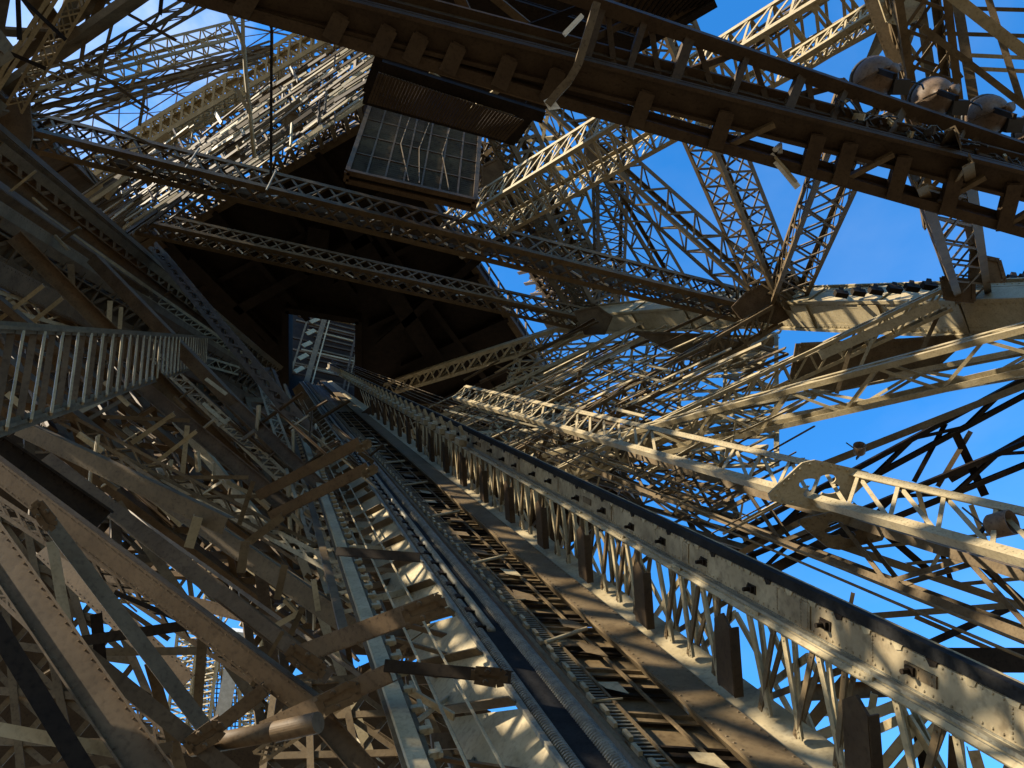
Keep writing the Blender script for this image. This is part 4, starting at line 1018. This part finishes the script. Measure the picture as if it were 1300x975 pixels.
SN = V((-.5, -.75, .1)).normalized()
CL = [('short sunlit cleat standing between the brown beams above the wedge', 'cleats among the left rib beams'), ('short sunlit cleat leaning among the struts below the wedge', 'cleats among the lower left struts')]
for k in range(210):
    z = k % 2
    if z == 0:
        x = random.uniform(0, 340); y = random.uniform(215, 440)
        if y < 215 + x * .80 or (y > 400 and x < 290): continue
    else:
        x = random.uniform(90, 470); y = random.uniform(470, 830)
        if y < 475 + max(0, x - 300) * .5 or (x < 340 and y > 690): continue
    an = math.radians(random.choice((88, 95, 40, 46, -36)) + random.uniform(-5, 5)); L = random.uniform(14, 46)
    p0 = P(x, y, 10); d = 16 + 16 * max(0, x / 345) * (1 if z == 0 else .25) - (0 if z == 0 else 4) + random.uniform(-2.5, 1.5)
    d = max(d - (y - 470) * .012 * z, 8)
    pa, pb = P(x, y, d), P(x + L * math.cos(an), y + L * math.sin(an), d)
    wd = random.uniform(2.5, 6.5) * d / F
    mb = MB().bar(pa, pb, wd, wd * .3, SN + V((random.uniform(-.4, .4), random.uniform(-.4, .4), random.uniform(-.4, .2)))).bar(pa + V((.0, .03, .06)), pb + V((0, .03, .06)), wd * .4, wd * .8, SN)
    tag(mb.build('iron_cleat', (PALE, PALE, IRON)[k % 3]), CL[z][0], 'cleat', CL[z][1])
g_('slender lattice girder low over the brown beams of the left rib', (-30, 372, 14), (300, 470, 30), 16, 12, 22, 'Z', ch=3.5, lc=2, m=PALE, group='lattice girders of the left face')
g_('slender lattice girder between the brown beams above the wedge', (-30, 225, 16), (330, 468, 36), 14, 12, 30, 'N', ch=3.5, lc=2, m=PALE, group='lattice girders of the left face')
g_('slender lattice girder running from the wedge to the guide rail', (60, 520, 12), (400, 700, 11), 18, 14, 18, 'Z', ch=4, lc=2.4, m=IRON, group='lattice girders of the left face')
g_('slender lattice girder beside the brown beam right of the wedge', (200, 455, 20), (415, 660, 15), 16, 14, 18, 'N', ch=3.5, lc=2.2, m=PALE, group='lattice girders of the left face')
g_('slender pale lattice girder just left of the ropes near the opening', (330, 480, 30), (430, 760, 10), 14, 12, 26, 'Z', ch=3, lc=2, m=PALE, group='lattice girders of the left face')

# --- ladder wedge: stair stringers parallel to the track
LV = (345, 433)
Dl = ray(*LV).normalized()
def TL(ox, oy, s): return P(LV[0] + ox, LV[1] + oy, 6) + Dl * s
st = thing('stair_flight', 'sunlit flight of bar treads forming a long pointed wedge at the left edge', 'stair', TL(-345, -20, 0))
for oa, wd in (((-345, -18), .13), ((-345, 112), .16)):
    wd *= .7; a_, b_ = TL(*oa, -2.5), TL(*oa, 33); b = MB(); vw = (CAM - TL(*oa, 2)).normalized()
    b.bar(a_, b_, wd, .03, vw); b.bar(a_ + vw * .03, b_ + vw * .03, .03, .09, vw); b.build('stringer', IRON, st)
    b = MB()
    for k in range(120): b.rivet(a_.lerp(b_, k / 120 * .5) + vw * .02, vw, .012)
    b.build('rivet_row', IRON, st)
for k in range(34):
    s = -2 + k * .62; b = MB(); p, q = TL(-345, -14, s + .42), TL(-345, 108, s)
    vw = (CAM - p).normalized(); b.bar(p - vw * .04, q - vw * .04, .055, .02, vw); b.build('tread', WARM, st); x_ = (q - p).cross(vw).normalized(); x_ = x_ if x_.x > 0 else -x_; b = MB(); b.bar(p - vw * .03 + x_ * .08, q - vw * .03 + x_ * .08, .06, .02, SF + x_ * .2); b.build('tread_nosing', PALE, st)

# --- big beams of the lower left
BB = 'big beams of the lower left'
for lab, a, b_, wd, tt, kd, m_, rl_ in [
    ('widest brown riveted plate beam falling to the bottom edge at the lower left', (-30, 660, 5.6), (205, 1000, 4.6), 46, 20, 'I', WARM, 0),
    ('thick dark beam crossing the lower left from the left edge to the bottom', (-30, 575, 7.5), (400, 900, 6.4), 28, 18, 'L', WARM, 20),
    ('brown beam above it dropping towards the big bent bracket', (60, 585, 9), (410, 855, 7.6), 22, 16, 'L', WARM, -10),
    ('light edged beam sweeping from the left edge to the bent bracket', (28, 543, 10), (290, 668, 9), 22, 14, 'L', IRON, 15),
    ('light edged beam continuing down right towards the guide rail', (190, 620, 10), (470, 812, 8.5), 24, 14, 'L', IRON, 10),
    ('brown beam parallel to the light edged one farther in', (165, 478, 14), (372, 650, 12), 20, 14, 'I', WARM, 0),
    ('brown beam near the tip of the wedge running down to the guide rail', (244, 462, 18), (430, 640, 14), 16, 12, 'I', WARM, 0),
    ('sunlit grey beam under the brown one', (225, 534, 16), (345, 680, 14), 12, 8, 'L', PALE, 20),
    ('wide dark beam at the left edge below the wedge', (-30, 560, 8), (125, 668, 8), 50, 20, 'I', DARK, 0),
    ('steep brown beam crossing the wide riveted one', (50, 650, 6.2), (265, 935, 5.8), 20, 14, 'L', IRON, -20),
    ('brown beam falling to the bottom edge right of the widest one', (98, 822, 5.4), (300, 985, 5.2), 20, 14, 'L', WARM, 0),
    ('dark beam from the left edge to the bottom left corner', (-20, 770, 5.0), (120, 1000, 4.6), 24, 16, 'L', DARK, 0),
    ('level dark bar left of the little window of sky', (88, 816, 7), (264, 790, 7), 13, 10, 'L', DARK, 0),
    ('lower level dark bar under the little window of sky', (96, 828, 7.4), (264, 826, 7.4), 10, 8, 'L', IRON, 0),
    ('pitted sunlit bar at the bottom left corner', (-20, 922, 4.8), (156, 955, 4.8), 16, 12, 'B', PALE, 0),
    ('brown level bar running out of the bottom left corner', (20, 985, 5), (220, 948, 5.2), 14, 12, 'L', WARM, 0),
    ('brown strut rising right over the white column', (262, 934, 6.4), (338, 874, 6.4), 18, 12, 'U', WARM, 0),
    ('upright brown post by the little window of sky', (258, 800, 7), (250, 912, 7), 12, 10, 'L', IRON, 0),
    ('short upright post at the left of the window of sky', (122, 778, 7.2), (128, 840, 7.2), 14, 10, 'L', DARK, 0),
    ('pale upright strut with rivets near the left edge', (66, 688, 7.4), (88, 812, 7.2), 13, 10, 'L', PALE, 0),
    ('brown strut from the wide beam to the bottom edge', (190, 840, 6), (232, 985, 6), 14, 10, 'L', IRON, 0),
    ('lower arm of the big bracket reaching right under the guide rail', (338, 925, 6.2), (500, 852, 5.6), 24, 16, 'U', WARM, 0),
    ('upper arm of the big bracket reaching right over the guide rail', (378, 832, 6.6), (556, 766, 5.9), 26, 16, 'U', WARM, 0),
    ('brown plate beam from the bracket to the bottom edge', (410, 915, 6), (470, 985, 5.8), 30, 12, 'I', WARM, 0),
    ('brown beam under the light edged ones', (280, 752, 8), (420, 862, 7.4), 18, 12, 'L', WARM, 0),
    ('dark beam crossing towards the guide rail near the middle left', (330, 628, 12), (460, 560, 11), 14, 10, 'U', WARM, 0),
    ('dark beam parallel to it just below', (345, 655, 11), (470, 592, 10.5), 14, 10, 'U', WARM, 0),
    ('dark cross beam between guide rail and rope beam, upper', (430, 700, 7), (536, 708, 6.6), 12, 10, 'U', DARK, 0),
    ('dark cross beam between guide rail and rope beam, lower', (490, 845, 5.6), (650, 860, 5.4), 16, 12, 'U', DARK, 0),
    ]:
    beam(lab, a, b_, wd, tt, m=m_, kind=kd, roll=rl_, group=BB)
for lab, a, b_, wd, m_ in [('brown plate beam closing the gap left of the white column', (60, 700, 10), (240, 870, 9), 26, WARM),
    ('slanting brown beam across the top of the sky gap', (70, 720, 11), (380, 800, 10), 15, WARM),
    ('brown beam dropping through the sky gap to the pipe', (150, 640, 10), (330, 900, 9), 13, IRON),
    ('brown beam right of the white column', (330, 720, 12), (360, 950, 11), 16, WARM),
    ('pale beam behind the bracket right of the sky gap', (380, 700, 12), (470, 960, 10), 12, PALE)]:
    beam(lab, a, b_, wd, wd * .7, m=m_, kind='L', group='beams around the lower left sky gap')
panel('coarse lattice right of the lower left sky gap', (300, 700, 18), (420, 680, 20), (440, 900, 16), (330, 930, 16), 3, 5, .2, .14, m=IRON)
panel('fine pale lattice behind the top of the lower left sky gap', (60, 690, 24), (330, 690, 26), (340, 770, 24), (70, 760, 22), 8, 2, .14, .1, m=PALE)
def near_plate(label, x, y, d, w_, an, m_=WARM):
    c_, s_ = math.cos(math.radians(an)), math.sin(math.radians(an)); o_ = [(-1.1, -.36), (.7, -.42), (1, -.2), (1, .3), (.5, .45), (-1.1, .34)]; w_ *= .72
    gusset(label, [(x + w_ * (a * c_ - b * s_), y + w_ * (a * s_ + b * c_)) for a, b in o_], d, .02, m_)
near_plate('riveted node plate where the upper bracket arm meets the rope beam', 540, 772, 5.7, 34, -21)
near_plate('riveted node plate at the lower end of the upper bracket arm', 390, 840, 6.3, 34, 34)
near_plate('riveted node plate over the end of the brown capped pipe', 432, 884, 5.7, 36, -26, WARM)
near_plate('riveted node plate where the dark cross beam meets the rope beam', 622, 858, 5.1, 26, 6, SHADE)
near_plate('riveted node plate left of the capped pipe at its far end', 262, 934, 5.2, 32, -34, WARM)
near_plate('small node plate where two dark beams reach the guide rail', 462, 566, 10.2, 13, -30, IRON)
near_plate('small node plate just below it on the guide rail', 470, 598, 10, 13, -30, IRON)
near_plate('node plate at the foot of the light edged beam by the guide rail', 470, 806, 8, 26, 30, IRON)
near_plate('node plate high on the steep brown beam at the left', 58, 655, 6.0, 24, 53, WARM)
for lab, a, b_, w1, w2, m_ in [('lattice girder in the gap beside the widest riveted beam', (-30, 622, 9), (330, 862, 8), 20, 12, WARM),
    ('lattice girder between the light edged beam and the dark hollow', (110, 560, 12), (455, 800, 9.5), 22, 14, IRON),
    ('pale lattice girder low beside the bent bracket', (200, 600, 13), (470, 745, 10), 16, 12, PALE),
    ('lattice girder deep in the bottom left corner', (-30, 720, 8), (230, 965, 7), 24, 14, WARM),
    ('lattice girder deep between the bracket arms', (330, 960, 9), (560, 800, 8), 22, 14, IRON)]:
    g_(lab, a, b_, w1, w2, 14, 'X', ch=5, lc=2.8, m=m_, group='lattice girders of the lower left')
panel('lattice standing in front of the dark backing sheet in the bottom left corner', (-40, 640, 11), (110, 700, 11), (240, 1000, 9.5), (-40, 1010, 9.5), 4, 6, .09, .07, m=IRON)
panel('lattice standing in front of the dark backing sheet behind the bracket', (350, 870, 10), (560, 850, 10), (660, 1010, 9), (330, 1010, 9), 5, 3, .08, .06, m=IRON)
NB = 'near bars under the right rail girder'
for lab, a, b_, wd, m_, kd in [
    ('pale double bar rising right from the lower chord plate under the rail girder', (1012, 938, 6.2), (1078, 858, 6.0), 15, IRON, 'U'),
    ('long pale bar rising to the rail girder near the right edge', (1030, 938, 6.6), (1150, 890, 6.4), 13, PALE, 'L'),
    ('pale riveted bar from the bottom edge up to the rail girder', (1105, 990, 6.0), (1175, 905, 5.8), 14, PALE, 'U'),
    ('second pale riveted bar beside it', (1130, 990, 5.9), (1192, 918, 5.7), 12, PALE, 'U'),
    ('pale bar falling from the lower chord to the bottom edge', (1035, 938, 6.1), (1100, 985, 6.0), 13, PALE, 'L'),
    ('upright thin pale bar under the rail girder', (1096, 960, 6.8), (1110, 880, 6.8), 9, PALE, 'L'),
    ('dark upright post at the bottom edge', (1180, 990, 6.4), (1168, 930, 6.4), 18, DARK, 'I'),
    ('dark bolted post at the bottom edge near the right corner', (1210, 1000, 5.8), (1212, 935, 5.8), 14, WARM, 'I'),
    ('pale post in the bottom right corner', (1250, 1000, 5.6), (1235, 950, 5.6), 14, PALE, 'L'),
    ('dark level beam behind the bars under the rail girder', (1010, 880, 8), (1170, 872, 8), 20, WARM, 'I'),
    ('pale level beam lower behind the bars under the rail girder', (1040, 905, 8.5), (1140, 900, 8.5), 9, PALE, 'L')]:
    beam(lab, a, b_, wd, wd * .8, m=m_, kind=kd, group=NB)
SB = 'small struts of the lower left'
for lab, a, b_, wd, m_ in [
    ('level strut in the dark hollow right of the wedge, uppermost', (129, 529, 13), (242, 534, 13), 5, IRON),
    ('level strut in the dark hollow right of the wedge, middle', (185, 606, 12), (316, 606, 12), 5, IRON),
    ('level strut in the dark hollow right of the wedge, lowest', (240, 631, 12), (340, 630, 12), 5, IRON),
    ('pale slanting strut rising right in the dark hollow', (168, 562, 13), (222, 525, 13), 6, PALE),
    ('long pale slanting strut rising right below it', (175, 605, 12), (250, 547, 12), 5, PALE),
    ('upright pale strut in the dark hollow', (230, 620, 12.5), (238, 540, 12.5), 6, PALE),
    ('steep strut at the lower end of the dark hollow', (304, 665, 11), (322, 610, 11), 6, IRON),
    ('pale strut crossing down to the guide rail', (288, 612, 13), (345, 640, 13), 5, PALE),
    ('sunlit short post with rivets above the white column', (240, 694, 9), (252, 655, 9), 12, PALE),
    ('sunlit short post right of the rivetted one', (306, 726, 8.6), (312, 686, 8.6), 11, IRON),
    ('third short post towards the guide rail', (352, 760, 8.2), (362, 716, 8.2), 9, IRON),
    ('fourth short post towards the guide rail', (404, 775, 8), (398, 735, 8), 7, PALE),
    ('slanting strut rising right near the dark opening of sky', (300, 700, 10), (360, 655, 10), 10, IRON),
    ('slanting strut under it', (340, 800, 8.4), (385, 775, 8.4), 7, PALE),
    ('steep strut left of the guide rail', (365, 815, 8), (385, 770, 8), 7, IRON),
    ('thin strut right of the white column', (320, 870, 7), (360, 800, 7), 5, IRON),
    ('thin dark rod over the little window of sky', (146, 752, 8), (235, 790, 8), 6, DARK),
    ('slim curved looking rod below the little window of sky', (105, 830, 8), (190, 885, 8), 7, DARK),
    ('brown rod crossing the window of sky', (140, 760, 8.3), (215, 812, 8.3), 6, WARM),
    ('long thin rod from the wedge to the guide rail, upper', (140, 560, 15), (420, 740, 12), 4, IRON),
    ('long thin rod from the wedge to the guide rail, lower', (150, 640, 13), (460, 860, 9), 5, IRON),
    ('pale rod just under the wedge', (72, 537, 12), (150, 498, 13), 7, PALE),
    ('second pale rod just under the wedge', (85, 548, 12), (165, 502, 13), 5, IRON),
    ('pale stub at the left edge under the wedge', (10, 500, 10), (28, 516, 10), 8, PALE),
    ('sunlit slanting bar above the wedge near the left edge', (0, 405, 14), (56, 362, 14), 5, PALE),
    ('pale double bar above the wedge', (40, 410, 15), (80, 378, 15), 5, PALE),
    ('upright pale bar above the wedge', (92, 375, 17), (90, 336, 17), 8, IRON),
    ('short upright pale bar farther right above the wedge', (138, 416, 17), (140, 382, 17), 6, PALE),
    ('another short upright pale bar above the wedge', (152, 418, 17.3), (154, 390, 17.3), 5, PALE),
    ('pale slanted bar among the brown beams above the wedge', (66, 340, 18), (86, 362, 18), 6, PALE),
    ]:
    beam(lab, a, b_, wd, wd * .8, m=m_, kind='L', riv=0, group=SB)
pp = thing('brown_pipe', 'brown pipe with a capped end at the bottom left', 'pipe', P(250, 945, 5.4))
MB().tube([P(245, 948, 5.4), P(352, 928, 5.2)], .062, 16).build('pipe', WARM, pp, True)
MB().tube([P(350, 929, 5.2), P(404, 917, 5.1)], .064, 28).build('sleeve', WARM, pp)
# slim ties in the lower left hollow and along the guide rail
for k in range(150):
    x = random.uniform(20, 460); y = random.uniform(480, 960)
    if y < 470 + x * .1: continue
    if 85 < x < 360 and 735 < y < 945: continue
    j = random.choice((0, 0, 1, 2)); an = math.radians((38, -33, 95)[j] + random.uniform(-8, 8)); L = (random.uniform(40, 130), random.uniform(25, 80), random.uniform(20, 50))[j]
    d = random.uniform(12, 22); pa, pb = P(x, y, d), P(x + L * math.cos(an), y + L * math.sin(an), d - .6); wd = random.choice((3, 4, 5, 7)) * d / F
    mb = MB().angle(pa, pb, wd, wd * .2, V((0, 0, 1)), V((.8, -.5, .1)))
    tag(mb.build('tie_bar', random.choice((IRON, PALE, WARM, WARM))), ('slim brown tie falling to the right in the lower left tangle', 'slim tie rising to the right in the lower left tangle', 'short upright tie in the lower left tangle')[j], 'tie bar', 'ties of the lower left tangle ' + ('falling', 'rising', 'upright')[j])

# ================================================================ FAR LEG SEEN THROUGH THE LOWER LEFT
far = thing('distant_leg', 'pale distant tower leg with scaffold netting seen through the gap at the lower left', 'tower leg', P(290, 880, 70))
vdir = V((0, 0, 1))
MB().bar(P(303, 800, 66), P(279, 925, 66), 1.1, .8, (CAM - P(290, 860, 66)).normalized()).build('column', WHITE, far)
for x0, y0, x1, y1, n in ((240, 800, 225, 930, 9), (268, 790, 250, 930, 9), (320, 800, 318, 940, 9), (345, 790, 345, 940, 9), (285, 720, 262, 800, 6), (400, 720, 415, 860, 8)):
    b = MB(); p, q = P(x0, y0, 70), P(x1, y1, 70); s = V((1, .1, 0)); 
    for z in (-.9, .9): b.bar(p + s * z, q + s * z, .22, .2, V((0, -1, .3)))
    lattice(b, p - s * .9, q - s * .9, p + s * .9, q + s * .9, n * 2, 'X', .16, V((0, -1, .3)).normalized()); b.build('lattice_post', PALE, far)
b = MB()
for k in range(120):
    x, y = random.uniform(225, 350), random.uniform(790, 930); an = math.radians(random.choice((-60, -35, 40, 85))) ; L = random.uniform(10, 34)
    b.bar(P(x, y, 72), P(x + L * math.cos(an), y + L * math.sin(an), 72), .16, .12, V((0, -1, .3)))
b.build('scaffold', PALE, far)
b = MB()
for k in range(18): b.bar(P(262 + k * 5, 835, 74), P(258 + k * 5, 935, 74), .1, .05, V((0, -1, .3)))
for k in range(16): b.bar(P(255, 838 + k * 6, 74), P(350, 838 + k * 6, 74), .1, .05, V((0, -1, .3)))
b.build('netting', DARK, far)
MB().plate([P(395, 830, 60), P(440, 835, 60), P(440, 880, 60), P(400, 880, 60)], V((0, -1, .4)).normalized(), .1).build('landing_panel', GRATE, far)

# ================================================================ REST OF THE LEG ROUND THE CAMERA (mostly beside and behind the picture; its lattice breaks up the sun; added shade casters at the end)
def face_panel(label, k0, k1, h0, h1, nx, ny, rail, br, off, m=IRON, group='lattice walls of the leg round the camera', f0=0, f1=1):
    a, b, c, d = rib(k0, h0), rib(k1, h0), rib(k1, h1), rib(k0, h1)
    key = {'LO': 'LO', 'LI': 'LI', 'RO': 'RO', 'RI': 'RI'}[k0 + k1]; n = PL[key][1]
    A, B, Cc, Dd = a.lerp(b, f0), a.lerp(b, f1), d.lerp(c, f1), d.lerp(c, f0)
    return panel(label, A + n * off, B + n * off, Cc + n * off, Dd + n * off, nx, ny, rail, br, m=m, nrm=n, group=group, deep=.5)
face_panel('lattice wall of the upper left leg face below the left node, beside the picture', 'L', 'O', -6, 20.5, 6, 10, .5, .3, -.8)
face_panel('lattice wall of the left leg face outside its brown beams', 'L', 'I', 10, 34, 7, 9, .34, .18, -2.5, m=WARM)
for lab, pts_, n_, m_ in [  # dark sheets added where the leg's depth is only shaded hollow
    ('dark backing sheet for the shaded hollow in the bottom left corner', [(-60, 590, 15), (50, 600, 15), (85, 740, 15), (105, 860, 14), (210, 960, 13), (210, 1050, 13), (-60, 1050, 13)], 1, SHADE),
    ('dark backing sheet for the shaded hollow behind the big bracket', [(120, 962, 15), (372, 928, 15), (385, 880, 15), (470, 840, 15), (640, 900, 14), (700, 1050, 13), (120, 1050, 13)], 1, SHADE),
    ('dark backing sheet for the shaded hollow behind the guide rail', [(330, 640, 30), (470, 540, 32), (560, 700, 26), (560, 860, 22), (420, 850, 22), (330, 740, 26)], 1, SHADE)]:
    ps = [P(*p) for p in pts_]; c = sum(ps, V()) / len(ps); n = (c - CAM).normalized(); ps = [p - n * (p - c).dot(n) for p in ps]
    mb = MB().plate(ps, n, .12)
    tag(mb.build('shade_backing', m_), lab, 'wall')

def q_(ox, oy, d, s): return P(VX + ox, VY + oy, d) + D * s + sdir * 12  # sets out an unseen lattice added towards the sun to dapple the track
panel('unseen lattice panel added to dapple the track with shade, to the left of the picture', q_(1060, 430, 3.7, -3.4), q_(1010, 460, 3.7, 11), q_(200, 560, 5, 11), q_(150, 560, 5, -3.4), 10, 3, .2, .13, m=IRON, nrm=sdir.copy(), group='lattice walls of the leg round the camera')
random.seed(41)
for k in range(16):  # added plates out of view, there only to cast patches of shade
    f, g = random.random(), random.random()
    p = q_(961, 470, 3.7, -3 + 13 * f).lerp(q_(250, 560, 5, -3 + 13 * f), g) + sdir * random.uniform(-.5, .5); x_ = sdir.orthogonal().normalized(); y_ = sdir.cross(x_); K = random.randint(5, 7); r0 = random.uniform(.22, .5); a0_ = random.random() * 6
    mb = MB().plate([p + (x_ * math.cos(a0_ + 6.283 * i / K) + y_ * math.sin(a0_ + 6.283 * i / K)) * r0 * random.uniform(.75, 1.1) for i in range(K)], sdir, .03)
    tag(mb.build('shadow_plate', IRON), 'unseen plate added to cast shade patches, left of the picture', 'plate', 'added plates casting shade patches')

def q2(ox, oy, d, s): return P(VX + ox, VY + oy, d) + D * s + sdir * 7.5  # nearer unseen lattice, added for sharper shadows on the rail girder
panel('unseen fine lattice added to dapple the rail girder, just left of the picture', q2(1040, 440, 3.7, -3.2), q2(1000, 460, 3.7, 1.3), q2(640, 560, 4.4, .2), q2(620, 560, 4.4, -3.2), 5, 2, .10, .07, m=IRON, nrm=sdir.copy(), group='lattice walls of the leg round the camera')
